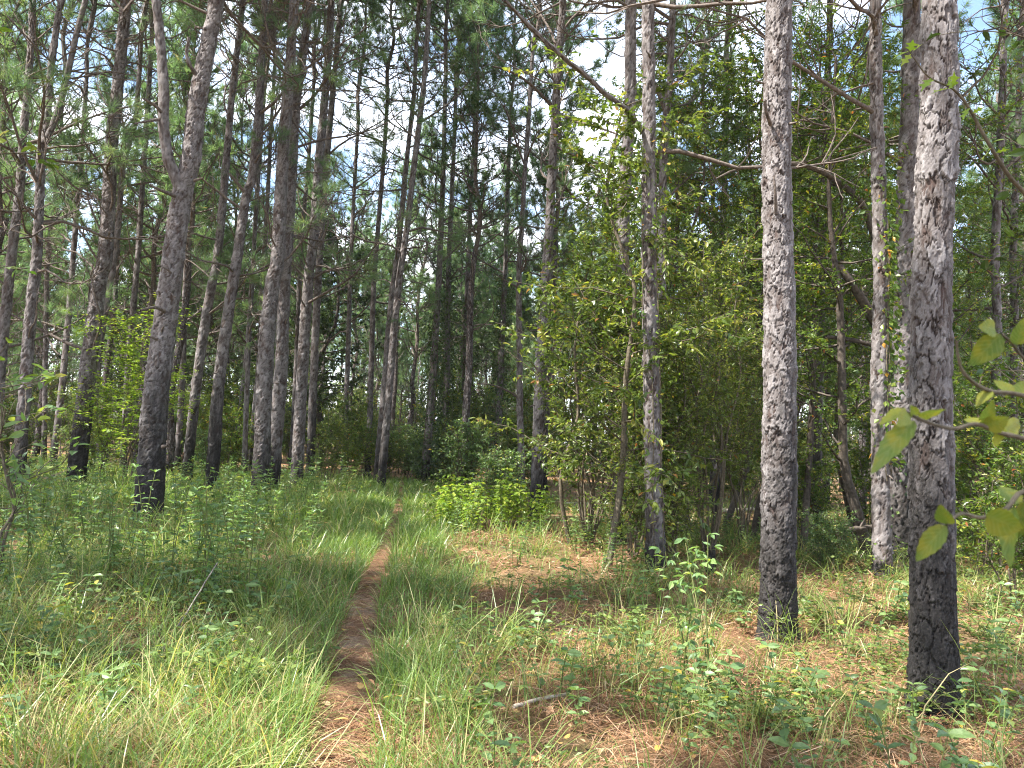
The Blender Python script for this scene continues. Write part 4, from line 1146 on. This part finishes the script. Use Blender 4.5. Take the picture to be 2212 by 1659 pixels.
herb('slender', 'slender_herb', 'herb', 'slender herb with dark foot among the weeds left of the path', *ground_at(430, 1330)[:2], 1.0)
herb('slender', 'slender_herb', 'herb', 'slender herb in the weeds before the large forked pine', *ground_at(365, 1290)[:2], .95)
herb('slender', 'slender_herb', 'herb', 'slender herb at the left edge among grass', *ground_at(60, 1270)[:2], 1.0)
herb('seedling', 'seedling', 'seedling', 'broad leaved seedling at the foot of the rough barked pine', *ground_at(1990, 1570)[:2], 1.1)

# ------------------------------------------------------------------ grass
def blades(x, y, L, lean_az, lean, w, rng, curl):
    n = len(x)
    t = np.array([0, .4, .75, 1.0])
    d = np.stack([np.cos(lean_az), np.sin(lean_az), np.zeros(n)], 1)
    S = np.stack([-np.sin(lean_az), np.cos(lean_az), np.zeros(n)], 1)
    S = norm(S + rng.normal(0, .5, (n, 3)) * np.array([1, 1, .2]))
    base = np.stack([x, y, zg(x, y) - .01], 1)
    V = np.zeros((n, 7, 3))
    for q, (tt, ww) in enumerate(((0, 1), (.4, .9), (.75, .6), (1, 0))):
        hz = lean * tt + curl * tt ** 2.2; vz = tt * (1 - .25 * lean) - curl * .75 * tt ** 2.6
        p = base + d * (L * hz)[:, None] + np.array([0, 0, 1]) * (L * vz)[:, None]
        if q < 3:
            V[:, 2 * q] = p - S * (w * ww / 2)[:, None]; V[:, 2 * q + 1] = p + S * (w * ww / 2)[:, None]
        else:
            V[:, 6] = p
    Fc = np.array([[0, 1, 3], [0, 3, 2], [2, 3, 5], [2, 5, 4], [4, 5, 6]])
    return V.reshape(-1, 3), (Fc[None] + (np.arange(n) * 7)[:, None, None]).reshape(-1, 3)
rng = np.random.default_rng(95)
mb = MB()
def tufts(cx, cy, per, L, wid, spread=.05, dry=.05, mid=.4):
    n = len(cx) * per
    x = np.repeat(cx, per) + rng.normal(0, spread, n); y = np.repeat(cy, per) + rng.normal(0, spread, n)
    keep = np.abs(x - pathx(y)) > np.interp(y, [0, 5, 8, 14, 30], [.14, .13, .1, .065, .06]) + .07 * rng.random(n)
    x, y = x[keep], y[keep]; LL = (np.repeat(L, per) * rng.uniform(.5, 1.15, n))[keep]; n = len(x)
    az = rng.uniform(0, 6.28, n)
    r = np.clip(rng.normal(mid, .2, n), 0, .84); r = np.where(rng.random(n) < dry, rng.uniform(.86, 1, n), r)
    V, Fc = blades(x, y, LL, az, rng.uniform(.05, .5, n), wid * rng.uniform(.7, 1.3, n), rng, rng.uniform(.1, .75, n))
    mb.add(V, Fc, rnd=np.repeat(r, 7))
# verges of the path
for lo, hi, dens, wid in ((2.6, 6, 62, .0046), (6, 11, 48, .0068), (11, 18, 30, .010), (18, 27, 18, .017)):
    for sgn, wdt in ((-1, .5 if hi < 7 else .85), (1, .45 if hi < 7 else .7)):
        n = int((hi - lo) * wdt * dens * (1.25 if hi < 7 else 1))
        y = rng.uniform(lo, hi, n); off = np.interp(y, [0, 5, 8, 14, 30], [.18, .17, .14, .1, .09]) + wdt * (1.0 + .03 * y) * rng.random(n) ** 1.5
        x = pathx(y) + sgn * off
        g = .5 + .7 * fbm(x * 1.5, y * 1.5, 50)
        tufts(x, y, 16, (.34 + .14 * (y > 7)) * g * np.where(off > .8, .9, 1.0), wid, .05)
# long arching blades
for lo, hi, n, wid, ulo, uhi in ((2.8, 6.5, 150, .0055, -40, 680), (2.8, 6.5, 60, .0055, 790, 1150), (2.8, 6.5, 70, .0055, 1150, 2260), (6.5, 13, 240, .008, -60, 780), (6.5, 13, 210, .008, 850, 2260)):
    D = lo + (hi - lo) * rng.random(n); u = rng.uniform(ulo, uhi, n)
    xy = np.array([gp(a, b) for a, b in zip(u, D)])
    tufts(xy[:, 0], xy[:, 1], 9, rng.uniform(.4, .75, n), wid, .05, .2, .6)
# loose tufts over the floor
for lo, hi, n, wid, ulo, uhi, L0, dry in ((3.0, 6.5, 120, .0055, -40, 640, .42, .25), (3.0, 9, 200, .005, -40, 660, .3, .8), (3.0, 9, 170, .005, 850, 2260, .28, .85), (3.0, 6.5, 120, .0055, 880, 2260, .42, .25), (6.5, 12, 420, .0085, -60, 760, .42, .25), (6.5, 12, 200, .0085, 900, 2260, .36, .3),
                                         (12, 26, 1500, .016, -60, 840, .5, .15), (12, 24, 700, .015, 880, 2260, .4, .2)):
    D = lo + (hi - lo) * rng.random(n); u = rng.uniform(ulo, uhi, n)
    xy = np.array([gp(a, b) for a, b in zip(u, D)])
    g = fbm(xy[:, 0] * .8, xy[:, 1] * .8, 60)
    k = g > .4
    tufts(xy[k, 0], xy[k, 1], 15, L0 * (.5 + g[k]), wid, .07, dry, .5)
tag(obj('grass', mb.mesh('grass', [M['grass']])), 'green grass along the path and in tufts over the floor', 'grass', kind='stuff')

# ------------------------------------------------------------------ litter
mb = MB()
def ribbons(n, ulo, uhi, dlo, dhi, L, w, zlo, zhi, power=1.6, onpath=.3):
    D = dlo + (dhi - dlo) * rng.random(n) ** power; u = rng.uniform(ulo, uhi, n)
    x = (u - 1106) / F * D; y = D
    keep = (np.abs(x - pathx(y)) > .26) | (rng.random(n) < onpath)
    pat = fbm(x * 1.2, y * 1.2, 70)
    keep &= (pat > .3 + .25 * rng.random(n))
    x, y, pat = x[keep], y[keep], pat[keep]; n = len(x)
    az = rng.uniform(0, 6.28, n); tilt = rng.normal(0, .12, n) + (np.abs(x - pathx(y)) > .4) * rng.normal(0, .2, n)
    LL = L * rng.uniform(.6, 1.2, n); z = zg(x, y) + zlo + (zhi - zlo) * rng.random(n) * pat * 1.6 + np.abs(np.sin(tilt)) * LL * .4
    d = np.stack([np.cos(az) * np.cos(tilt), np.sin(az) * np.cos(tilt), np.sin(tilt)], 1)
    s = np.stack([-np.sin(az), np.cos(az), rng.normal(0, .4, n)], 1)
    b = np.stack([x, y, z], 1); bow = rng.normal(0, .1, n)
    V = np.zeros((n, 5, 3))
    V[:, 0] = b - d * LL[:, None] / 2 - s * w / 2; V[:, 1] = b - d * LL[:, None] / 2 + s * w / 2
    m_ = b + s * (bow * LL)[:, None] + np.array([0, 0, 1]) * (np.abs(bow) * LL * .4)[:, None]
    V[:, 2] = m_ - s * w / 2; V[:, 3] = m_ + s * w / 2; V[:, 4] = b + d * LL[:, None] / 2
    Fc = np.array([[0, 1, 3], [0, 3, 2], [2, 3, 4]])
    mb.add(V.reshape(-1, 3), (Fc[None] + (np.arange(n) * 5)[:, None, None]).reshape(-1, 3), rnd=np.repeat(rng.random(n), 5))
ribbons(70000, -100, 2320, 2.4, 7, .2, .0026, .012, .05)
ribbons(36000, -100, 2320, 7, 13, .22, .005, .012, .07, 1.2)
ribbons(9000, -200, 2400, 13, 24, .25, .011, .015, .06, 1.0)
ribbons(9000, 600, 880, 2.4, 9, .17, .0028, .012, .03, 1.2, 1.0)
tag(obj('pine_straw', mb.mesh('pine_straw', [M['straw']])), 'fallen rusty pine needles covering the forest floor', 'pine straw', kind='stuff')

mb = MB()
n = 2600
D = 2.6 + 14 * rng.random(n) ** 1.5; u = rng.uniform(-100, 2320, n); x = (u - 1106) / F * D
lx = np.stack([x, D, zg(x, D) + .03 + .02 * rng.random(n)], 1)
leaves_into(mb, lx, rng.normal(0, 1, (n, 3)) * np.array([1, 1, .15]), rng.uniform(.04, .09, n), rng.uniform(.02, .045, n), 'ovate', rng, mat=0, jit=.3)
tag(obj('leaf_litter', mb.mesh('leaf_litter', [M['dead']])), 'dry tan leaves scattered over the straw and path', 'leaf litter', kind='stuff')

mb = MB()
for n, dlo, dhi, l0, zh in ((7000, 2.8, 7, .035, .13), (9000, 7, 14, .05, .2), (16000, 14, 30, .085, .4)):
    D = dlo + (dhi - dlo) * rng.random(n); u = rng.uniform(-120, 2340, n); x = (u - 1106) / F * D
    g = fbm(x * .9, D * .9, 80); k = (g > .49) & (np.abs(x - pathx(D)) > .45)
    x, D, g = x[k], D[k], g[k]; m_ = len(x)
    P = np.stack([x, D, zg(x, D) + .02 + zh * rng.random(m_) * (g - .36) * 3.5], 1)
    leaves_into(mb, P, rng.normal(0, 1, (m_, 3)) * np.array([1, 1, .4]), l0 * rng.uniform(.6, 1.4, m_), l0 * .55 * rng.uniform(.6, 1.4, m_), 'tri', rng, mat=0, jit=.5, rnd=np.clip(rng.normal(.5, .22, m_), 0, .97))
tag(obj('ground_cover', mb.mesh('ground_cover', [M['bramble']])), 'small creeping green leaves spread over the forest floor', 'ground cover', kind='stuff')

# ------------------------------------------------------------------ fallen wood
def log(label, a, b, r, mat, name='fallen_log', cat='log', stub=True, wob=.02):
    a = np.array(a, float); b = np.array(b, float); base = (a + b) / 2
    q = np.linspace(0, 1, 14)[:, None]; P = a + (b - a) * q - base
    P = P + np.random.default_rng(int(abs(a[0]) * 1000)).normal(0, wob * r * 4, P.shape)
    root = empty(name, base); tag(root, label, cat)
    mb = MB(); rr = np.linspace(r, r * .75, 14)
    V, Fc = tube(P, rr, 10); V = V + np.random.default_rng(3).normal(0, r * .05, V.shape)
    mb.add(V, Fc)
    for e, c in ((0, P[0]), (13, P[-1])):
        ring = V[e * 10:e * 10 + 10]; mb.add(np.vstack([ring, c]), np.array([[k, (k + 1) % 10, 10] for k in range(10)]))
    obj('stem', mb.mesh('log', [M[mat]], True), root)
    if stub:
        o = obj('branch_stub', STUB[1], root, P[8]); o.rotation_euler = (0, -.7, 1.2); o.scale = (r * 12,) * 3
    return root
def onground(u, v, dz):
    g = ground_at(u, v); return (g[0], g[1], float(zg(g[0], g[1])) + dz)
log('grey log propped against the foot of the crooked oak', np.array(at(1808, 1147, 11.6)), np.array(at(1884, 1138, 11.9)), .045, 'oakbark')
log('pale bleached log lying behind the thicket', onground(1222, 1092, .1), onground(1325, 1100, .12), .05, 'pale', stub=False)
log('short pale log lying between thicket and grey pine', onground(1552, 1112, .08), onground(1628, 1112, .08), .05, 'pale', stub=False)
log('pale stick lying on the straw in the foreground', onground(1108, 1540, .05), onground(1222, 1508, .07), .012, 'pale', 'fallen_stick', 'stick', False, .08)
log('long thin grey stick slanting through the weeds at left', onground(330, 1440, .02), tuple(at(470, 1215, 6.2)), .006, 'log', 'fallen_stick', 'stick', False, .1)
log('dark stick on the ground at the left edge', onground(0, 1378, .03), onground(165, 1320, .06), .01, 'twig', 'fallen_stick', 'stick', False, .1)
# black burnt stump
g = ground_at(1535, 1250); D = g[1]
root = empty('burnt_stump', (g[0], g[1], float(zg(g[0], g[1])))); tag(root, 'small burnt black stump left of the grey pine', 'stump')
mb = MB(); k = 18; rs = np.random.default_rng(6); hh = 58 / F * D
th = np.arange(k) * 6.283 / k; V = []
for q, f in enumerate(np.linspace(-.1, 1, 8)):
    r = (.062 - .012 * f) * (1 + rs.normal(0, .06, k))
    z = f * hh + (rs.uniform(-.09, .09, k) if q == 7 else (rs.uniform(-.02, .02, k) if q == 6 else np.zeros(k)))
    V.append(np.stack([np.cos(th) * r, np.sin(th) * r, z], 1))
V = np.vstack(V); V = np.vstack([V, [0, 0, hh * .8]]); top = 7 * k
mb.add(V, np.vstack([grid_faces(8, k), np.array([[top + a, top + (a + 1) % k, 8 * k] for a in range(k)])]))
obj('trunk', mb.mesh('stump', [M['char']]), root)
for a, b in ((.035, .4), (.04, 3.3)):
    mb = MB(); P = spline([np.array([math.cos(b) * a, math.sin(b) * a, hh * .7]), np.array([math.cos(b) * a * 1.1, math.sin(b) * a, hh * 1.22])], 4)
    mb.add(*tube(P, np.linspace(.016, .003, 4), 5)); obj('splinter', mb.mesh('splinter', [M['char']]), root)
# rotten wood with white crust
g = ground_at(287, 1540); root = empty('rotten_wood', (g[0], g[1], float(zg(g[0], g[1])))); tag(root, 'dark rotten wood chunk with white crust in the near grass', 'dead wood')
mb = MB(); P = spline([np.array([-.09, .02, .03]), np.array([0, 0, .06]), np.array([.1, .03, .04])], 9); V, Fc = tube(P, np.array([.012, .03, .04, .045, .045, .042, .036, .026, .01]), 10)
mb.add(V + rs.normal(0, .004, V.shape), Fc); obj('chunk', mb.mesh('chunk', [M['char']]), root)
for q in range(5):
    mb = MB(); c = np.array([rs.uniform(-.06, .06), rs.uniform(-.03, .0), .095 + rs.uniform(-.01, .005)])
    th = np.arange(8) * .785; rr = rs.uniform(.008, .02, 8)
    mb.add(np.vstack([c + np.stack([np.cos(th) * rr, np.sin(th) * rr * .7, rs.normal(0, .003, 8)], 1), c + [0, 0, .006]]), np.array([[a, (a + 1) % 8, 8] for a in range(8)]))
    obj('crust', mb.mesh('crust', [M['pale']]), root)

# ------------------------------------------------------------------ the saplings at the edges of the view
lefts = make_shrub(760, 4.2, 1.0, 1, 16, 1.15, 4, .4, 420, .09, .042, 'ovate', 'broad', t0=.3, droop=.3, r0=.025, el=(0, 45), taper_b=.3, name='edge_sapling')
place(lefts, 'broadleaf_sapling', 'sapling', 'sapling whose leafy branches hang in at the upper left corner', (-3.75, 4.6), 1.0)
lefts2 = make_shrub(761, 1.7, .6, 2, 9, .7, 4, .3, 150, .11, .055, 'ovate', 'herb', t0=.3, droop=.1, r0=.014, el=(5, 45), taper_b=.3, name='edge_sapling')
place(lefts2, 'broadleaf_sapling', 'sapling', 'large leaved sapling at the left edge in front of the pines', (gp(25, 7.5)[0], 7.5), .5, 1.15)
rights = make_shrub(762, 4.0, 1.0, 1, 18, .95, 5, .4, 420, .085, .042, 'ovate', 'dark', t0=.35, droop=.3, r0=.025, el=(0, 45), taper_b=.3, name='edge_sapling')
place(rights, 'broadleaf_sapling', 'sapling', 'dark leaved sapling reaching in from the right edge', (3.05, 3.75), 2.0)

def leaf_mesh(L, W, bend, fold, rnd, seed):
    """a serrate leaf: base at the origin, along +x, face +z"""
    n = 13; t = np.linspace(0, 1, n); w = W / 2 * np.sin(np.pi * t ** .8) ** .8 * (1 - .25 * t)
    rs = np.random.default_rng(seed); V = []
    for a in (-1, -.5, 0, .5, 1):
        e = w * a * (1 + (np.where(np.arange(n) % 2, .07, -.03) if abs(a) == 1 else 0))
        z = fold * np.abs(a) * w - bend * L * t ** 2 + .012 * L * np.sin(t * 19 + a) * abs(a)
        V.append(np.stack([t * L, e, z], 1))
    V = np.stack(V, 1).reshape(-1, 3); Fc = []
    for q in range(n - 1):
        for a in range(4):
            i0 = q * 5 + a; Fc += [[i0, i0 + 5, i0 + 6], [i0, i0 + 6, i0 + 1]]
    al = np.repeat(t, 5); ac = np.tile(np.abs(np.array([-1, -.5, 0, .5, 1])), n)
    mb = MB(); mb.add(V, np.array(Fc), rnd=np.clip(rnd + rs.normal(0, .05, len(V)), 0, 1), h=al, c=ac); return mb.mesh('leaf', [M['fore']], True)
def hang_leaf(root, base, bp, tp, W, roll, rnd, seed, bend=.15, fold=.25):
    d = np.array(tp) - np.array(bp); L = np.linalg.norm(d); x = d / L
    view = norm(np.array([0, 0, CAM_H]) - np.array(bp))
    s = norm(np.cross(view, x)); z = np.cross(x, s)
    c, sn = math.cos(roll), math.sin(roll); s, z = s * c + z * sn, z * c - s * sn
    o = obj('leaf', leaf_mesh(L, W, bend, fold, rnd, seed), root)
    m = Matrix(((x[0], s[0], z[0], bp[0] - base[0]), (x[1], s[1], z[1], bp[1] - base[1]), (x[2], s[2], z[2], bp[2] - base[2]), (0, 0, 0, 1)))
    o.matrix_local = m
    return o
# the near serrate-leaved shrub: rooted just outside the right edge, its twigs reach in
bx = np.array([.98, .95, float(zg(.98, .95))])
root = empty('serrate_leaved_shrub', bx); tag(root, 'blurred yellowing leafy branch close to the camera at right', 'shrub')
def nearstem(pts, r0, r1, nm='branch'):
    mb = MB(); pts = [np.array(p) for p in pts]; pts = [pts[0], pts[0] * .66 + pts[1] * .34, pts[0] * .33 + pts[1] * .67] + pts[1:]; P = spline(np.array([p - bx for p in pts]), 5 * len(pts))
    mb.add(*tube(P, np.linspace(r0, r1, len(P)), 7)); obj(nm, mb.mesh(nm, [M['stem']], True), root)
nearstem([bx - [0, 0, .05], bx + [-.02, 0, .4], bx + [.0, .02, .85], bx + [-.03, 0, 1.3], bx + [.02, .03, 1.75]], .011, .005, 'stem')
t1 = [at(u, v, d) for u, v, d in ((1951, 886, .82), (1988, 906, .83), (2055, 926, .85), (2108, 916, .87), (2160, 935, .89), (2240, 962, .91))]
nearstem([bx + [-.03, 0, 1.35], *t1[::-1]], .004, .0016)
t2 = [at(u, v, d) for u, v, d in ((2066, 735, .86), (2074, 790, .87), (2098, 822, .88), (2140, 845, .9), (2230, 862, .93))]
nearstem([bx + [-.02, 0, 1.42], *t2[::-1]], .004, .0013)
t3 = [at(u, v, d) for u, v, d in ((2045, 1135, .8), (2075, 1110, .81), (2120, 1118, .82), (2170, 1102, .84), (2240, 1070, .86))]
nearstem([bx + [0, 0, 1.15], *t3[::-1]], .004, .0014)
t4 = [at(u, v, d) for u, v, d in ((2162, 720, .95), (2185, 740, .96), (2235, 790, .98))]
nearstem([bx + [0, 0, 1.5], *t4[::-1]], .003, .0012)
LV = [((1975, 908), (1881, 1012), .83, .026, .35, .35), ((1955, 888), (1893, 912), .82, .02, .9, .72), ((1960, 890), (1945, 918), .82, .02, -.7, .75), ((1984, 892), (2050, 896), .84, .022, .9, .45), ((1978, 900), (1972, 880), .83, .012, .5, .6),
      ((2162, 722), (2096, 792), .95, .034, -.2, .2), ((2150, 712), (2122, 704), .95, .026, .5, .6), ((2045, 1135), (1972, 1212), .8, .024, .3, .5), ((2048, 1132), (2030, 1098), .8, .02, -.5, .4),
      ((2110, 916), (2090, 898), .87, .02, .7, .85), ((2128, 922), (2178, 905), .88, .026, .5, .8), ((2150, 932), (2168, 962), .89, .024, -.5, .75), ((2120, 914), (2150, 868), .88, .02, .8, .3), ((2165, 936), (2215, 905), .9, .024, .4, .85),
      ((2130, 1112), (2208, 1148), .82, .038, .5, .65), ((2200, 1090), (2160, 1045), .86, .024, .7, .15), ((2190, 1095), (2166, 1222), .85, .03, .9, .1), ((2215, 1080), (2195, 1180), .87, .03, -.6, .2),
      ((2140, 845), (2110, 870), .9, .016, .6, .8), ((2185, 852), (2150, 815), .92, .02, .8, .75), ((2195, 745), (2215, 690), .96, .026, .5, .35), ((2200, 855), (2225, 810), .93, .024, -.5, .6)]
for q, (b, t, d, w, ro, rn) in enumerate(LV):
    hang_leaf(root, bx, at(*b, d), at(*t, d - .02 + .04 * (q % 2)), w, ro, rn, 900 + q)

# bright lobed sprig hanging before the rough barked pine
g0 = np.array([2.75, 3.2, 0.0]); g0[2] = float(zg(g0[0], g0[1]))
root = empty('young_oak', g0); tag(root, 'young oak sprig of sunlit lobed leaves before the rough barked pine', 'sapling')
tw = [at(u, v, d) for u, v, d in ((1962, 108, 2.9), (2005, 165, 2.92), (2058, 192, 2.95), (2092, 232, 2.98), (2130, 300, 3.0), (2180, 380, 3.05), (2240, 450, 3.1))]
mb = MB(); P = spline(np.array([g0 - [0, 0, .05], g0 + [0, 0, .9], g0 + [-.05, 0, 2.0], *tw[::-1]]) - g0, 60)
mb.add(*tube(P, np.linspace(.014, .002, 60), 6)); obj('stem', mb.mesh('stem', [M['stem']], True), root)
rs = np.random.default_rng(12)
for q, (b, t, d, w) in enumerate([((1966, 112), (1972, 88), 2.9, .05), ((1964, 110), (1930, 124), 2.9, .04), ((1968, 116), (1948, 140), 2.9, .035), ((2012, 168), (1992, 192), 2.92, .05), ((2058, 190), (2062, 158), 2.94, .045), ((2050, 190), (2014, 200), 2.94, .035),
                                  ((2058, 192), (2048, 170), 2.93, .04), ((2060, 194), (2068, 176), 2.95, .04), ((1970, 112), (1990, 96), 2.9, .035), ((2092, 232), (2080, 256), 2.98, .04), ((2100, 245), (2124, 232), 2.98, .04), ((2140, 318), (2120, 345), 3.0, .045), ((2150, 330), (2178, 322), 3.0, .045)]):
    lv = MB(); bp, tp = at(*b, d), at(*t, d - .03)
    leaves_into(lv, np.array([[0, 0, 0]]), np.array([tp - bp]), np.linalg.norm(tp - bp) * 1.15, w, 'lobed', rs, mat=0, jit=.9, rnd=np.array([rs.uniform(.4, .95)]))
    obj('leaf', lv.mesh('leaf', [M['bright']]), root, bp - g0)

# ------------------------------------------------------------------ humid summer air
m, t = new_mat('haze')
v = nd(t, 'ShaderNodeVolumePrincipled', {'Density': 0.0004, 'Color': (.92, .95, 1, 1), 'Anisotropy': .3})
o = nd(t, 'ShaderNodeOutputMaterial'); t.links.new(v.outputs[0], o.inputs['Volume'])
me = bpy.data.meshes.new('haze')
hx, hy0, hy1, hz0, hz1 = 520.0, -520.0, 520.0, -1.2, 30.0
me.from_pydata([(-hx, hy0, hz0), (hx, hy0, hz0), (hx, hy1, hz0), (-hx, hy1, hz0), (-hx, hy0, hz1), (hx, hy0, hz1), (hx, hy1, hz1), (-hx, hy1, hz1)], [],
               [(0, 3, 2, 1), (4, 5, 6, 7), (0, 1, 5, 4), (1, 2, 6, 5), (2, 3, 7, 6), (3, 0, 4, 7)])
me.materials.append(m)
tag(obj('haze', me), 'thin humid air hanging in the wood', kind='stuff')

# ------------------------------------------------------------------ labels that single out the many alike plants by what they stand beside
MARK = [('the large forked pine', 320, 1143), ('the straight dark pine', 162, 1057), ('the high forking pine', 45, 1020), ('the char striped slim pine', 403, 1042), ('the vine footed pine', 457, 1064), ('the close pair of pines', 575, 1050),
        ('the twiggy pine', 645, 1030), ('the leaning path pine', 822, 1055), ('the first ivy pine', 920, 1020), ('the white lit slim pine', 1126, 1020), ('the sunlit thicket pine', 1159, 1077), ('the vine hung thicket pine', 1417, 1243),
        ('the grey black footed pine', 1681, 1372), ('the rough barked pine', 2017, 1545), ('the vine hung right pine', 1910, 1250), ('the crooked oak', 1870, 1180), ('the burnt stump', 1535, 1250), ('the thin trunked sapling', 1312, 1232),
        ('the glowing bush', 1050, 1140), ('the pale foreground stick', 1165, 1525), ('the bright left sapling', 268, 1068), ('the drooping slender herb', 1545, 1500), ('the rotten wood', 287, 1540), ('the sandy path patch', 780, 1315),
        ('the bottom left corner', 40, 1640), ('the bottom right corner', 2190, 1640), ('the left edge', 0, 1330), ('the near end of the path', 735, 1640), ('the right edge', 2212, 1350), ('the slim right edge pine', 2150, 1075)]
MG = [(n, ground_at(u, v), u) for n, u, v in MARK]
CMI = CM3.T
def column(p):
    c = CMI @ (np.array(p) - np.array([0, 0, CAM_H])); return 1106 + c[0] / -c[2] * F
found = {}
for o, short, mode in AUTO + AUTOP:
    p = np.array(o.location); u = column(p)
    if mode == 'near':
        n, g, mu = min(MG, key=lambda m: np.hypot(m[1][0] - p[0], m[1][1] - p[1]))
        dx, dy = p[0] - g[0], p[1] - g[1]
        rel = ('right of' if dx > 0 else 'left of') if abs(dx) > abs(dy) else ('behind' if dy > 0 else 'in front of')
        lab = f'{short} {rel} {n}'
    else:
        n, g, mu = min(MG, key=lambda m: abs(m[2] - u) + (900 if 'corner' in m[0] or 'patch' in m[0] or 'stick' in m[0] or 'wood' in m[0] or 'near end' in m[0] else 0))
        lab = f'{short} in the distance {"right" if u > mu else "left"} of {n}'
    found.setdefault(lab, []).append(o)
ORD = ['nearest', 'second nearest', 'third nearest', 'fourth nearest', 'fifth nearest', 'sixth nearest', 'seventh nearest', 'eighth nearest', 'ninth nearest', 'tenth nearest'] + [x + ' nearest' for x in ('eleventh', 'twelfth', 'thirteenth', 'fourteenth', 'fifteenth', 'sixteenth', 'seventeenth', 'eighteenth', 'nineteenth', 'twentieth', 'twenty-first', 'twenty-second', 'twenty-third', 'twenty-fourth', 'twenty-fifth', 'twenty-sixth')]
for lab, os_ in found.items():
    os_.sort(key=lambda o: o.location[0] ** 2 + o.location[1] ** 2)
    for q, o in enumerate(os_):
        o['label'] = lab if len(os_) == 1 else ((ORD[q] if q < len(os_) - 1 else 'farthest') + ' ' + lab if q < 26 else 'one of the farthest ' + lab)
